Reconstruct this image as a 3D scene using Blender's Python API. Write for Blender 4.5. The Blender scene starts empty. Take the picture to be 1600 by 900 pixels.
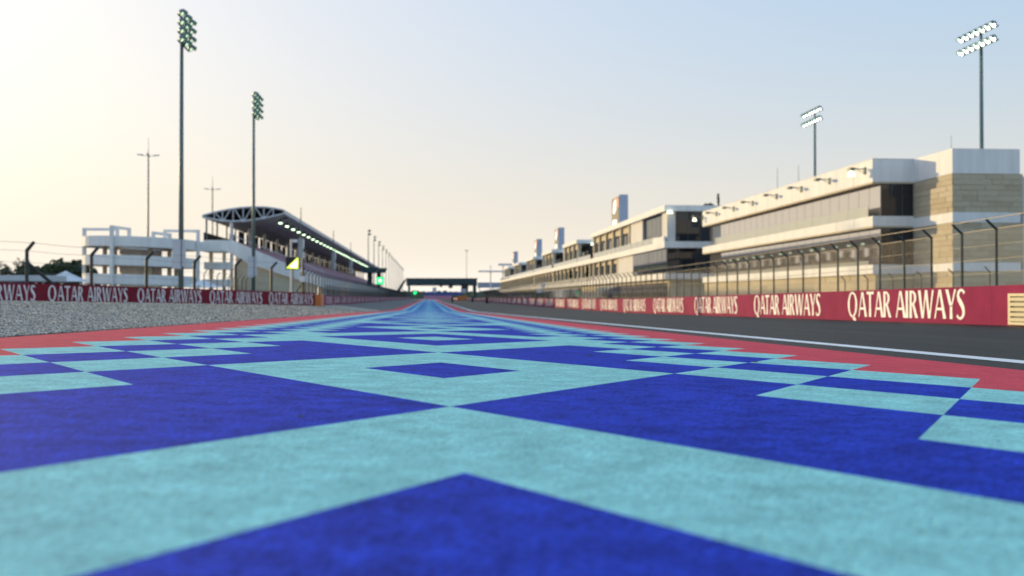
import bpy, math, random
import numpy as np
from mathutils import Vector

random.seed(7)
RNG = np.random.default_rng(11)
SC = bpy.context.scene
COL = SC.collection

# ------------------------------------------------------------------ camera, sky, sun, exposure
CAM_H = 0.46
YAW = 0.0835
cam_d = bpy.data.cameras.new('camera')
cam = bpy.data.objects.new('camera', cam_d)
COL.objects.link(cam)
cam.location = (0, 0, CAM_H)
cam.rotation_euler = (math.radians(90) + math.atan(15 / 1555.0), 0, -YAW)
cam_d.sensor_width = 36.0
cam_d.lens = 35.0
cam_d.clip_start = 0.05
cam_d.clip_end = 9000
cam_d.dof.use_dof = True
cam_d.dof.focus_distance = 8.5
cam_d.dof.aperture_fstop = 1.55
SC.camera = cam

SUN_AZ = math.radians(-43)      # from the track direction (+Y), negative = left
SUN_EL = math.radians(8.5)
SKY_GAMMA, SKY_SAT = 0.245, 2.6
SKY_TINT = (1.06, 1.05, 1.06)
HAZE_E, HAZE_COL = 0.125, (1.16, 1.06, 0.93)
EXPOSURE = 0.5
SKY_GAIN = 1.0 / 2 ** EXPOSURE
world = bpy.data.worlds.new('World')
SC.world = world
world.use_nodes = True
wn = world.node_tree.nodes
wl = world.node_tree.links
bg = wn['Background']
sky = wn.new('ShaderNodeTexSky')
sky.sky_type = 'NISHITA'
sky.sun_disc = False
sky.sun_elevation = SUN_EL
sky.sun_rotation = SUN_AZ
sky.altitude = 0
sky.air_density = 1.0
sky.dust_density = 10.0
sky.ozone_density = 4.0
# hazy evening air: the sky evened out, and a pale warm haze layer that thickens towards the horizon all round


def wmath(op, a, b=None, clamp=False):
    nd = wn.new('ShaderNodeVectorMath'); nd.operation = op
    for i_, v_ in enumerate((a, b)):
        if v_ is None: continue
        if isinstance(v_, tuple): nd.inputs[i_].default_value = v_
        else: wl.new(v_, nd.inputs[i_])
    return nd


sk = wmath('MULTIPLY', sky.outputs[0], (0.15, 0.15, 0.15))
sgm = wn.new('ShaderNodeGamma')
sgm.inputs[1].default_value = SKY_GAMMA
wl.new(sk.outputs[0], sgm.inputs[0])
slum = wmath('DOT_PRODUCT', sgm.outputs[0], (0.3333, 0.3333, 0.3333))
ssat = wn.new('ShaderNodeMix'); ssat.data_type = 'RGBA'; ssat.clamp_factor = False
ssat.inputs[0].default_value = SKY_SAT
wl.new(slum.outputs['Value'], ssat.inputs[6]); wl.new(sgm.outputs[0], ssat.inputs[7])
stn = wmath('MULTIPLY', ssat.outputs[2], SKY_TINT)
stc = wn.new('ShaderNodeTexCoord')
ssp = wn.new('ShaderNodeSeparateXYZ'); wl.new(stc.outputs['Generated'], ssp.inputs[0])
smx = wn.new('ShaderNodeMath'); smx.operation = 'MAXIMUM'; smx.inputs[1].default_value = 0.0; wl.new(ssp.outputs['Z'], smx.inputs[0])
sdv = wn.new('ShaderNodeMath'); sdv.operation = 'DIVIDE'; sdv.inputs[1].default_value = -HAZE_E; wl.new(smx.outputs[0], sdv.inputs[0])
sex = wn.new('ShaderNodeMath'); sex.operation = 'EXPONENT'; wl.new(sdv.outputs[0], sex.inputs[0])
shz = wn.new('ShaderNodeMix'); shz.data_type = 'RGBA'
wl.new(sex.outputs[0], shz.inputs[0]); wl.new(stn.outputs[0], shz.inputs[6])
shz.inputs[7].default_value = (*HAZE_COL, 1)
sfin = wmath('MULTIPLY', shz.outputs[2], (SKY_GAIN / 0.15,) * 3)
wl.new(sfin.outputs[0], bg.inputs[0])
bg.inputs[1].default_value = 0.15

sun_d = bpy.data.lights.new('sun', 'SUN')
sun_d.energy = 2.7
sun_d.angle = math.radians(0.8)
sun_d.color = (1.0, 0.74, 0.35)
sun = bpy.data.objects.new('sun', sun_d)
COL.objects.link(sun)
SUN_DIR = Vector((math.sin(SUN_AZ) * math.cos(SUN_EL), math.cos(SUN_AZ) * math.cos(SUN_EL), math.sin(SUN_EL)))
sun.rotation_euler = SUN_DIR.to_track_quat('Z', 'Y').to_euler()
sun.location = (-60, 60, 40)

SC.view_settings.view_transform = 'Standard'
SC.view_settings.look = 'None'
SC.view_settings.gamma = 1.0
SC.view_settings.exposure = EXPOSURE
SC.view_settings.use_curve_mapping = False
SC.render.engine = 'CYCLES'
SC.cycles.max_bounces = 8
SC.cycles.transparent_max_bounces = 24
SC.cycles.use_denoising = True
SC.cycles.sample_clamp_indirect = 6.0


# ------------------------------------------------------------------ materials
def mat(name, col, rough=0.6, var=0.0, scale=3.0, metal=0.0, bump=0.0, bscale=60.0, spec=0.5,
        dark=None, detail=4.0, grain=0.0, gscale=110.0, spots=0.0, spot_scale=8.0, streak=0.0, along=0.0):
    m = bpy.data.materials.new(name)
    m.use_nodes = True
    nt = m.node_tree
    n, l = nt.nodes, nt.links
    b = n['Principled BSDF']
    b.inputs['Roughness'].default_value = rough
    b.inputs['Metallic'].default_value = metal
    b.inputs['Specular IOR Level'].default_value = spec
    b.inputs['Base Color'].default_value = (*col, 1)
    tc = n.new('ShaderNodeTexCoord')
    if var > 0:
        nz = n.new('ShaderNodeTexNoise')
        nz.inputs['Scale'].default_value = scale
        nz.inputs['Detail'].default_value = detail
        nz.inputs['Roughness'].default_value = 0.65
        if streak or along:
            mp = n.new('ShaderNodeMapping')
            mp.inputs['Scale'].default_value = (1, along or 1, streak or 1)
            l.new(tc.outputs['Object'], mp.inputs[0])
            l.new(mp.outputs[0], nz.inputs['Vector'])
        else:
            l.new(tc.outputs['Object'], nz.inputs['Vector'])
        rp = n.new('ShaderNodeMapRange')
        rp.inputs[1].default_value = 0.3
        rp.inputs[2].default_value = 0.7
        l.new(nz.outputs[0], rp.inputs[0])
        mx = n.new('ShaderNodeMix')
        mx.data_type = 'RGBA'
        d = dark if dark else tuple(c * (1 - var) for c in col)
        h = tuple(min(1, c * (1 + var * 0.45)) for c in col)
        mx.inputs[6].default_value = (*d, 1)
        mx.inputs[7].default_value = (*h, 1)
        l.new(rp.outputs[0], mx.inputs[0])
        out = mx.outputs[2]
        if spots > 0:
            n2 = n.new('ShaderNodeTexNoise')
            n2.inputs['Scale'].default_value = spot_scale
            n2.inputs['Detail'].default_value = 3
            l.new(tc.outputs['Object'], n2.inputs['Vector'])
            r2 = n.new('ShaderNodeMapRange')
            r2.inputs[1].default_value = 0.62
            r2.inputs[2].default_value = 0.74
            r2.inputs[4].default_value = spots
            l.new(n2.outputs[0], r2.inputs[0])
            m2 = n.new('ShaderNodeMix')
            m2.data_type = 'RGBA'
            m2.inputs[7].default_value = (*(c * 0.35 for c in col), 1)
            l.new(out, m2.inputs[6])
            l.new(r2.outputs[0], m2.inputs[0])
            out = m2.outputs[2]
        if grain > 0:
            n3 = n.new('ShaderNodeTexNoise')
            n3.inputs['Scale'].default_value = gscale
            n3.inputs['Detail'].default_value = 7
            n3.inputs['Roughness'].default_value = 0.78
            l.new(tc.outputs['Object'], n3.inputs['Vector'])
            r3 = n.new('ShaderNodeMapRange')
            r3.inputs[1].default_value = 0.36; r3.inputs[2].default_value = 0.64
            r3.inputs[3].default_value = 1 - grain; r3.inputs[4].default_value = 1 + grain
            l.new(n3.outputs[0], r3.inputs[0])
            m3 = n.new('ShaderNodeVectorMath'); m3.operation = 'SCALE'
            l.new(out, m3.inputs[0]); l.new(r3.outputs[0], m3.inputs['Scale'])
            out = m3.outputs[0]
        l.new(out, b.inputs['Base Color'])
    if bump > 0:
        nb = n.new('ShaderNodeTexNoise')
        nb.inputs['Scale'].default_value = bscale
        nb.inputs['Detail'].default_value = 3
        l.new(tc.outputs['Object'], nb.inputs['Vector'])
        bp = n.new('ShaderNodeBump')
        bp.inputs['Strength'].default_value = min(1, bump)
        bp.inputs['Distance'].default_value = 0.010
        l.new(nb.outputs[0], bp.inputs['Height'])
        l.new(bp.outputs[0], b.inputs['Normal'])
    return m


def emit(name, col, strength):
    m = bpy.data.materials.new(name)
    m.use_nodes = True
    b = m.node_tree.nodes['Principled BSDF']
    b.inputs['Base Color'].default_value = (*col, 1)
    b.inputs['Emission Color'].default_value = (*col, 1)
    b.inputs['Emission Strength'].default_value = strength
    return m


def wire_mat(name, col, pitch=0.06, width=0.10, axis='Y'):
    """woven mesh: thin wires on a clear sheet, so far off it reads as a thin grey veil"""
    m = bpy.data.materials.new(name)
    m.use_nodes = True
    n, l = m.node_tree.nodes, m.node_tree.links
    b = n['Principled BSDF']
    b.inputs['Base Color'].default_value = (*col, 1)
    b.inputs['Roughness'].default_value = 0.5
    b.inputs['Metallic'].default_value = 0.2
    tc = n.new('ShaderNodeTexCoord')
    sp = n.new('ShaderNodeSeparateXYZ')
    l.new(tc.outputs['Object'], sp.inputs[0])
    outs = []
    for ax in (axis, 'Z'):
        d = n.new('ShaderNodeMath'); d.operation = 'DIVIDE'; d.inputs[1].default_value = pitch
        l.new(sp.outputs[ax], d.inputs[0])
        f = n.new('ShaderNodeMath'); f.operation = 'FRACT'
        l.new(d.outputs[0], f.inputs[0])
        c = n.new('ShaderNodeMath'); c.operation = 'LESS_THAN'; c.inputs[1].default_value = width
        l.new(f.outputs[0], c.inputs[0])
        outs.append(c)
    mx = n.new('ShaderNodeMath'); mx.operation = 'MAXIMUM'
    l.new(outs[0].outputs[0], mx.inputs[0]); l.new(outs[1].outputs[0], mx.inputs[1])
    l.new(mx.outputs[0], b.inputs['Alpha'])
    return m


M = {
    'blue': mat('blue_paint', (0.022, 0.054, 0.49), 0.9, 0.42, 5.0, spec=0.06, grain=.60, gscale=42, bump=1.0, bscale=85, spots=0.6, spot_scale=9.0),
    'cyan': mat('light_blue_paint', (0.31, 0.68, 0.68), 0.9, 0.26, 4.5, spec=0.06, grain=.30, gscale=42, bump=1.0, bscale=85, spots=0.30, spot_scale=8.0),
    'red': mat('red_paint', (0.72, 0.095, 0.13), 0.85, 0.16, 3.0, spec=0.06, grain=.32, gscale=60, bump=0.9, bscale=170),
    'white_line': mat('white_line_paint', (0.78, 0.78, 0.80), 0.6, 0.08, 2.0),
    'asphalt': mat('asphalt', (0.040, 0.033, 0.025), 0.55, 0.40, 0.9, along=.03, spec=0.08, grain=.35, gscale=14, bump=0.5, bscale=140),
    'asphalt2': mat('grey_asphalt', (0.10, 0.10, 0.098), 0.8, 0.2, 0.5),
    'soil': mat('sandy_ground', (0.26, 0.23, 0.19), 0.95, 0.25, 0.15),
    'gravel': mat('gravel_bed_mix', (0.49, 0.41, 0.33), 0.95, 0.6, 26.0, bump=1.0, bscale=30, detail=6),
    'stone_a': mat('gravel_stone_grey', (0.33, 0.33, 0.34), 0.9, 0.55, 9.0),
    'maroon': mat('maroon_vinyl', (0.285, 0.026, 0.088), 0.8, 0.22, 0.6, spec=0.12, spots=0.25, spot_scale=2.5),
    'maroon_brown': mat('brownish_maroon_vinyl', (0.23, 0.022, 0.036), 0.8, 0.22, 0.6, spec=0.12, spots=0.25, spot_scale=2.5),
    'letter': mat('white_vinyl_lettering', (0.90, 0.88, 0.88), 0.6, 0.04, 2.0),
    'steel': mat('galvanised_steel', (0.13, 0.15, 0.15), 0.5, 0.25, 3.0, metal=0.4),
    'post': mat('dark_fence_post', (0.045, 0.055, 0.055), 0.5, 0.25, 6.0, metal=0.3),
    'rail': mat('fence_rail', (0.20, 0.175, 0.15), 0.5, 0.2, 3.0, metal=0.3),
    'cable': mat('fence_cable', (0.20, 0.19, 0.18), 0.5, 0.1, 3.0, metal=0.4),
    'mast': mat('mast_paint', (0.12, 0.17, 0.17), 0.45, 0.15, 0.6, metal=0.3),
    'white_ren': mat('white_render', (0.80, 0.79, 0.78), 0.7, 0.12, 1.1, streak=.14),
    'white_ren2': mat('off_white_render', (0.66, 0.64, 0.62), 0.75, 0.14, 1.1, streak=.14),
    'beige': mat('beige_panel', (0.58, 0.50, 0.37), 0.75, 0.12, 0.8),
    'stone1': mat('sandstone_pale', (0.52, 0.44, 0.31), 0.85, 0.14, 2.2, streak=4),
    'stone2': mat('sandstone_tan', (0.47, 0.39, 0.27), 0.85, 0.14, 2.2, streak=4),
    'stone3': mat('sandstone_cream', (0.55, 0.47, 0.34), 0.85, 0.14, 2.2, streak=4),
    'joint': mat('stone_joint', (0.30, 0.26, 0.20), 0.9, 0.1, 3.0),
    'glass': mat('solar_glass', (0.56, 0.53, 0.51), 0.03, 0.06, 0.3, metal=0.85),
    'glass_dark': mat('dark_glass', (0.030, 0.034, 0.042), 0.04, 0.1, 0.3, metal=0.1, spec=0.6),
    'glass_pale': mat('balustrade_glass', (0.50, 0.50, 0.44), 0.12, 0.05, 0.3, metal=0.3),
    'mullion': mat('mullion_grey', (0.10, 0.10, 0.10), 0.5, 0.1, 1.0),
    'soffit': mat('roof_soffit', (0.50, 0.48, 0.46), 0.7, 0.12, 0.4),
    'roof': mat('roof_skin', (0.36, 0.37, 0.38), 0.5, 0.1, 0.3, metal=0.2),
    'truss': mat('truss_paint', (0.55, 0.56, 0.60), 0.5, 0.08, 1.0),
    'dark': mat('dark_interior', (0.030, 0.030, 0.032), 0.8, 0.2, 1.0),
    'bridge': mat('bridge_cladding', (0.030, 0.065, 0.075), 0.6, 0.2, 0.5),
    'seat': mat('mauve_seat_plastic', (0.38, 0.22, 0.34), 0.6, 0.45, 0.9),
    'concrete': mat('concrete', (0.42, 0.40, 0.38), 0.85, 0.15, 0.8),
    'orange': mat('orange_plastic', (0.75, 0.20, 0.03), 0.5, 0.15, 2.0),
    'black': mat('black_plastic', (0.015, 0.015, 0.016), 0.5, 0.1, 2.0),
    'grille': mat('cream_louvre', (0.62, 0.55, 0.38), 0.55, 0.12, 3.0),
    'tent': mat('tent_fabric', (0.76, 0.74, 0.76), 0.8, 0.06, 1.0),
    'leaf': mat('tree_leaf', (0.050, 0.075, 0.028), 0.7, 0.35, 1.5),
    'leaf2': mat('dry_tree_leaf', (0.10, 0.105, 0.055), 0.7, 0.35, 1.5),
    'bark': mat('bark', (0.12, 0.09, 0.06), 0.9, 0.3, 4.0),
    'sign_blue': mat('sign_cladding', (0.36, 0.40, 0.50), 0.5, 0.08, 0.5),
    'board_blue': mat('blue_board', (0.05, 0.09, 0.30), 0.6, 0.15, 0.5),
    'pink': mat('pink_board', (0.52, 0.22, 0.34), 0.6, 0.15, 0.5),
    'hedge': mat('far_hedge', (0.10, 0.12, 0.07), 0.9, 0.3, 0.6),
    'lamp': emit('floodlight_lens', (0.74, 1.0, 0.66), 2.6),
    'lamp_left': emit('floodlight_lens_side', (0.70, 1.0, 0.62), 0.9),
    'lamp_hi': emit('floodlight_lens_bright', (0.92, 1.0, 0.82), 5.0),
    'lamp_warm': emit('wall_light_lens', (1.0, 1.0, 0.72), 1.6),
    'led_yellow': emit('led_yellow', (0.85, 0.95, 0.08), 0.9),
    'led_white': emit('led_white', (1.0, 1.0, 0.80), 1.3),
    'led_green': emit('led_green', (0.03, 1.0, 0.25), 0.9),
    'sign_white': emit('sign_white', (0.85, 0.90, 1.0), 0.3),
    'sign_red': emit('sign_red', (1.0, 0.16, 0.06), 0.4),
    'mesh_y': wire_mat('fence_wire_mesh', (0.22, 0.21, 0.20), 0.055, 0.06, 'Y'),
}


# ------------------------------------------------------------------ ground heights
def smooth(a, b, v):
    t = np.clip((np.asarray(v, float) - a) / (b - a), 0, 1)
    return t * t * (3 - 2 * t)


_ss = np.arange(-400, 7001, 1.0)
_sl = -0.01 + 0.01 * smooth(118, 150, _ss)
_sl[_ss < -40] = 0
_pp = np.concatenate([[0], np.cumsum((_sl[1:] + _sl[:-1]) / 2)])
_pp -= np.interp(0, _ss, _pp)


def prof(s):
    return np.interp(s, _ss, _pp)


def gz(x, y):
    """ground height at lateral x, distance along the straight y"""
    x = np.asarray(x, float); y = np.asarray(y, float)
    p = prof(y)
    zl10 = np.interp(y, [-60, 0, 92, 110, 900], [0.9, 0.62, -0.30, -0.32, -0.40])
    zl25 = np.interp(y, [-60, 0, 92, 110, 900], [1.0, 0.77, -0.15, -0.20, -0.40])
    zr = np.interp(y, [-60, 0, 24, 74, 120, 243, 700, 900], [0.3, -0.04, -0.26, -0.68, -0.72, -0.66, -0.62, -0.6])
    zs_l = 0.104 + p
    zs_r = -0.106 + p
    far = smooth(700, 1000, y)
    ks = [-25.0, -10.5, -5.1, 5.3, 15.0]
    zs = [zl25, zl10, zs_l, zs_r, zr]
    out = np.where(x <= ks[0], zs[0], zs[4])
    for i in range(4):
        k = np.clip((x - ks[i]) / (ks[i + 1] - ks[i]), 0, 1)
        out = np.where((x > ks[i]) & (x <= ks[i + 1]), zs[i] * (1 - k) + zs[i + 1] * k, out)
    return out * (1 - far) + (-0.8) * far


def g1(x, y):
    return float(gz(x, y))


# ------------------------------------------------------------------ object helpers
OFF = {}


def setp(o, label=None, cat=None, group=None, kind=None):
    if label: o['label'] = label
    if cat: o['category'] = cat
    if group: o['group'] = group
    if kind: o['kind'] = kind
    return o


def thing(name, label, cat, loc, group=None):
    o = bpy.data.objects.new(name, None)
    COL.objects.link(o)
    o.location = loc
    o.empty_display_size = 0.3
    OFF[o] = Vector(loc)
    return setp(o, label, cat, group)


def place(name, me, parent=None, loc=(0, 0, 0), rotz=0.0):
    """link a shared mesh as a child; loc is in world metres"""
    o = bpy.data.objects.new(name, me)
    COL.objects.link(o)
    if parent is not None:
        o.parent = parent
        o.location = Vector(loc) - OFF[parent]
    else:
        o.location = loc
    o.rotation_euler = (0, 0, rotz)
    OFF[o] = Vector(loc)
    return o


class MB:
    def __init__(self):
        self.v = []; self.f = []; self.m = []; self.cm = 0

    def quad(self, *pts):
        i = len(self.v)
        self.v += [tuple(p) for p in pts]
        self.f.append(tuple(range(i, i + len(pts)))); self.m.append(self.cm)
        return self

    def box(self, x0, x1, y0, y1, z0, z1):
        i = len(self.v)
        self.v += [(x0, y0, z0), (x1, y0, z0), (x1, y1, z0), (x0, y1, z0), (x0, y0, z1), (x1, y0, z1), (x1, y1, z1), (x0, y1, z1)]
        for q in ((3, 2, 1, 0), (4, 5, 6, 7), (0, 1, 5, 4), (1, 2, 6, 5), (2, 3, 7, 6), (3, 0, 4, 7)):
            self.f.append(tuple(i + k for k in q)); self.m.append(self.cm)
        return self

    def hexa(self, b, t):
        """b, t: four bottom and four top points, counter-clockwise"""
        i = len(self.v)
        self.v += [tuple(p) for p in b] + [tuple(p) for p in t]
        for q in ((3, 2, 1, 0), (4, 5, 6, 7), (0, 1, 5, 4), (1, 2, 6, 5), (2, 3, 7, 6), (3, 0, 4, 7)):
            self.f.append(tuple(i + k for k in q)); self.m.append(self.cm)
        return self

    def tube(self, p0, p1, r0, r1=None, n=8, cap=True):
        r1 = r0 if r1 is None else r1
        p0, p1 = Vector(p0), Vector(p1)
        d = (p1 - p0).normalized()
        a = d.cross(Vector((0, 0, 1)))
        if a.length < 1e-4: a = Vector((1, 0, 0))
        a.normalize(); b = d.cross(a)
        i = len(self.v)
        for p, r in ((p0, r0), (p1, r1)):
            for k in range(n):
                an = 2 * math.pi * k / n
                self.v.append(tuple(p + a * (r * math.cos(an)) + b * (r * math.sin(an))))
        for k in range(n):
            self.f.append((i + k, i + (k + 1) % n, i + n + (k + 1) % n, i + n + k)); self.m.append(self.cm)
        if cap:
            self.f.append(tuple(i + k for k in range(n))[::-1]); self.m.append(self.cm)
            self.f.append(tuple(i + n + k for k in range(n))); self.m.append(self.cm)
        return self

    def path(self, pts, r, n=5):
        for a, b in zip(pts[:-1], pts[1:]):
            self.tube(a, b, r, r, n, cap=False)
        return self

    def prism(self, poly, axis, a0, a1):
        """polygon in the plane across axis ('x','y','z'), pulled from a0 to a1"""
        def mk(p, a):
            return {'x': (a, p[0], p[1]), 'y': (p[0], a, p[1]), 'z': (p[0], p[1], a)}[axis]
        i = len(self.v); n = len(poly)
        self.v += [mk(p, a0) for p in poly] + [mk(p, a1) for p in poly]
        self.f.append(tuple(range(i, i + n))); self.m.append(self.cm)
        self.f.append(tuple(range(i + n, i + 2 * n))[::-1]); self.m.append(self.cm)
        for k in range(n):
            self.f.append((i + k, i + n + k, i + n + (k + 1) % n, i + (k + 1) % n)); self.m.append(self.cm)
        return self

    def sheet(self, poly, y0, y1):
        """open profile of (x, z) points pulled along y"""
        for (xa, za), (xb, zb) in zip(poly[:-1], poly[1:]):
            self.quad((xa, y0, za), (xb, y0, zb), (xb, y1, zb), (xa, y1, za))
        return self

    def mesh(self, name, mats, off=Vector((0, 0, 0)), smooth_=False):
        me = bpy.data.meshes.new(name)
        ox, oy, oz = off
        me.from_pydata([(x - ox, y - oy, z - oz) for x, y, z in self.v], [], self.f)
        for m_ in (mats if isinstance(mats, (list, tuple)) else [mats]):
            me.materials.append(M[m_] if isinstance(m_, str) else m_)
        if isinstance(mats, (list, tuple)) and len(mats) > 1:
            me.polygons.foreach_set('material_index', self.m)
        if smooth_:
            me.polygons.foreach_set('use_smooth', [True] * len(me.polygons))
        me.update()
        return me

    def build(self, name, mats, parent=None, smooth_=False):
        off = OFF[parent] if parent is not None else Vector((0, 0, 0))
        me = self.mesh(name, mats, off, smooth_)
        o = bpy.data.objects.new(name, me)
        COL.objects.link(o)
        if parent is not None:
            o.parent = parent
        OFF[o] = off.copy()
        return o


def copy_tree(o, parent=None, delta=Vector((0, 0, 0)), label=None):
    c = o.copy(); COL.objects.link(c)
    if parent is None:
        c.location = Vector(o.location) + delta
    else:
        c.parent = parent
    OFF[c] = OFF[o] + delta
    if label: c['label'] = label
    for ch in o.children:
        copy_tree(ch, c, delta)
    return c


def at(px, py, lateral=None, along=None):
    """a point of the place from a bearing of the survey sketch (1600 x 900 sheet) and its lateral or along distance"""
    a = (px - 800) / 1555.0; c = (465 - py) / 1555.0
    t = a * math.cos(YAW) + math.sin(YAW); s = -a * math.sin(YAW) + math.cos(YAW)
    k = lateral / t if lateral is not None else along / s
    return Vector((t * k, s * k, c * k + CAM_H))


# ------------------------------------------------------------------ ground sheets
def strip_sheet(name, mname, xs, ys, dz, kind='structure', parent=None):
    X, Y = np.meshgrid(xs, ys)
    Z = gz(X, Y) + dz
    v = np.stack([X.ravel(), Y.ravel(), Z.ravel()], 1)
    nx = len(xs)
    f = []
    for j in range(len(ys) - 1):
        for i in range(nx - 1):
            f.append((j * nx + i, j * nx + i + 1, (j + 1) * nx + i + 1, (j + 1) * nx + i))
    me = bpy.data.meshes.new(name)
    me.from_pydata(v.tolist(), [], f)
    me.materials.append(M[mname])
    o = bpy.data.objects.new(name, me)
    COL.objects.link(o)
    OFF[o] = Vector((0, 0, 0))
    if parent is not None:
        o.parent = parent
    if kind and parent is None:
        o['kind'] = kind
    return o


ys_all = np.concatenate([np.arange(-40, 160, 4.0), np.arange(160, 800, 20.0), np.arange(800, 1100, 50.0), [1200, 1600, 2500, 4000, 7000]])
xs_all = np.array([-5000, -2000, -800, -300, -150, -80, -50, -35, -25, -20, -15, -10.5, -8, -5.1, -2.5, 0, 2.5, 5.3, 7.5, 10, 12.5, 15, 18, 25, 40, 60, 100, 200, 400, 1000, 2500, 5000.0])
strip_sheet('ground', 'soil', xs_all, ys_all, -0.12)
setp(bpy.data.objects['ground'], 'sandy ground spreading out to the horizon around the circuit', 'ground')
ys_tr = np.concatenate([np.arange(-30, 160, 3.0), np.arange(160, 761, 20.0)])
track = strip_sheet('road', 'asphalt', np.array([5.29, 7.5, 10, 12.5, 14.9]), ys_tr, 0.0)
setp(track, 'dark asphalt racing track between painted strip and maroon wall', 'track')
strip_sheet('white_line', 'white_line', np.array([5.86, 6.16]), ys_tr, 0.005, parent=track)
lane = strip_sheet('pit_lane', 'asphalt2', np.array([15.3, 18, 25, 40, 62]), np.concatenate([np.arange(-30, 160, 6.0), np.arange(160, 761, 20.0)]), -0.02)
setp(lane, 'grey service road and pit lane behind the maroon wall', 'road')
shoulder = strip_sheet('pavement', 'asphalt2', np.array([-10.4, -8, -5.09]), np.concatenate([np.arange(112, 160, 4.0), np.arange(160, 761, 20.0)]), -0.01)
setp(shoulder, 'grey paved verge beside the far painted strip', 'verge')
gravel = strip_sheet('gravel_bed', 'gravel', np.array([-40, -33, -25, -22, -18, -15, -12, -10.5, -9, -7.5, -6.2, -5.13]), np.arange(-8, 113, 3.0), -0.015)
setp(gravel, 'grey gravel trap beside the painted strip', 'gravel trap')

# ---- painted run-off: a lattice of diamond cells
LA, LB, SK = 0.5766, 0.9301, -0.0618


def lat_pt(p, q):
    w = (p + q - 3) * LA
    return (0.10 + w, 7.425 + (p - q) * LB + SK * w)


def cell_kind(i, j):
    s = i + j
    if s <= -5 or s >= 9: return 'red'
    if s in (-4, 8, -2, 6): return 'cyan'
    if s in (-3, 7): return 'blue'
    k = math.floor((i - j + 3) / 16.0)
    a, b = i - 8 * k, j + 8 * k
    if 0 <= a <= 2 and 0 <= b <= 2:
        return 'blue' if a == 1 and b == 1 else 'cyan'
    if 3 <= a <= 7 and -5 <= b <= -1:
        r = min(a - 3, 7 - a, b + 5, -1 - b)
        return ('cyan', 'blue', 'cyan')[r]
    return 'blue'


def cell_owner(i, j):
    """which painted figure a cell belongs to"""
    s = i + j
    k = math.floor((i - j + 3) / 16.0)
    a, b = i - 8 * k, j + 8 * k
    if 0 <= a <= 2 and 0 <= b <= 2:
        return ('A', k, 1 if (a == 1 and b == 1) else 0)
    if 3 <= a <= 7 and -5 <= b <= -1:
        r = min(a - 3, 7 - a, b + 5, -1 - b)
        return ('B', k, r)
    if s in (-4, 8, -2, 6):
        return ('C', i, j)
    return None


strip = MB(); reds = [MB(), MB()]; far_cyan = MB(); figs = {}


def cellpoly(mb, pts):
    P = [lat_pt(*p) for p in pts]
    mb.quad(*[(x, y, g1(x, y) + 0.002) for x, y in P])


for d in range(-20, 800):
    for s in range(-7, 13 - 1):
        if (d + s) % 2: continue
        i = (s + d) // 2; j = (s - d) // 2
        full = [(i, j), (i, j + 1), (i + 1, j + 1), (i + 1, j)]
        if s == -7:
            cellpoly(reds[0], [(i, j + 1), (i + 1, j + 1), (i + 1, j)]); continue
        if s == 11:
            cellpoly(reds[1], [(i, j), (i, j + 1), (i + 1, j)]); continue
        kd = cell_kind(i, j)
        if kd == 'red':
            cellpoly(reds[0 if s < 0 else 1], full); continue
        yy = lat_pt(i + .5, j + .5)[1]
        ow = cell_owner(i, j)
        if ow is None:
            cellpoly(strip, full)
        elif yy > 48 or yy < -6:
            cellpoly(far_cyan if kd == 'cyan' else strip, full)
        else:
            figs.setdefault((ow, kd), MB())
            cellpoly(figs[(ow, kd)], full)
runoff = strip.build('painted_pavement', 'blue')
setp(runoff, 'painted run-off strip of blue and turquoise diamonds with red edges', 'run-off', kind='structure')
for r in reds:
    r.build('red_border', 'red', runoff)
o = far_cyan.build('diamond_paint', 'cyan', runoff)
o['kind'] = 'stuff'
for (ow, kd), mb in figs.items():
    nm = 'checker_cell' if ow[0] == 'C' else ('diamond_core' if ow[2] == (1 if ow[0] == 'A' else 2) else 'diamond_ring')
    mb.build(nm, kd, runoff)

# ---- loose stones of the gravel trap
def stones(n, y0, y1, s0, s1):
    Y = y0 + (y1 - y0) * RNG.random(n) ** 0.9
    xl = -0.44 * Y - 1.0
    X = -5.13 - (RNG.random(n)) * (np.abs(xl) - 5.1).clip(0.6)
    wall_x = np.interp(Y, [50, 60.6, 91.9, 112], [-29.9, -25, -10.5, -10.5]) + 0.4
    keep = X > wall_x
    X, Y = X[keep], Y[keep]
    R = (s0 + (s1 - s0) * RNG.random(len(X)) ** 2)
    return X, Y, R


bx, by, br = [], [], []
for a in ((60000, 8, 22, .008, .026), (52000, 20, 42, .012, .032), (34000, 40, 95, .02, .05)):
    X, Y, R = stones(*a); bx.append(X); by.append(Y); br.append(R)
bx, by, br = map(np.concatenate, (bx, by, br))
oct_v = np.array([(1, 0, 0), (-1, 0, 0), (0, 1, 0), (0, -1, 0), (0, 0, 1), (0, 0, -1)], float)
oct_f = np.array([(0, 2, 4), (2, 1, 4), (1, 3, 4), (3, 0, 4), (2, 0, 5), (1, 2, 5), (3, 1, 5), (0, 3, 5)])
ns = len(bx)
ang = RNG.random(ns) * 6.283
sc3 = 0.6 + 0.8 * RNG.random((ns, 3)); sc3[:, 2] *= 0.75
V = oct_v[None] * (0.75 + 0.5 * RNG.random((ns, 6, 1))) * sc3[:, None, :] * br[:, None, None]
tilt = (RNG.random((ns, 2)) - .5) * 1.2
V[:, :, 2] += V[:, :, 0] * tilt[:, :1] + V[:, :, 1] * tilt[:, 1:]
c, s_ = np.cos(ang)[:, None], np.sin(ang)[:, None]
VX = V[:, :, 0] * c - V[:, :, 1] * s_ + bx[:, None]
VY = V[:, :, 0] * s_ + V[:, :, 1] * c + by[:, None]
VZ = V[:, :, 2] + (gz(bx, by) + br * 0.25)[:, None]
allv = np.stack([VX, VY, VZ], 2).reshape(-1, 3)
allf = (oct_f[None] + 6 * np.arange(ns)[:, None, None]).reshape(-1, 3)
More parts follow.
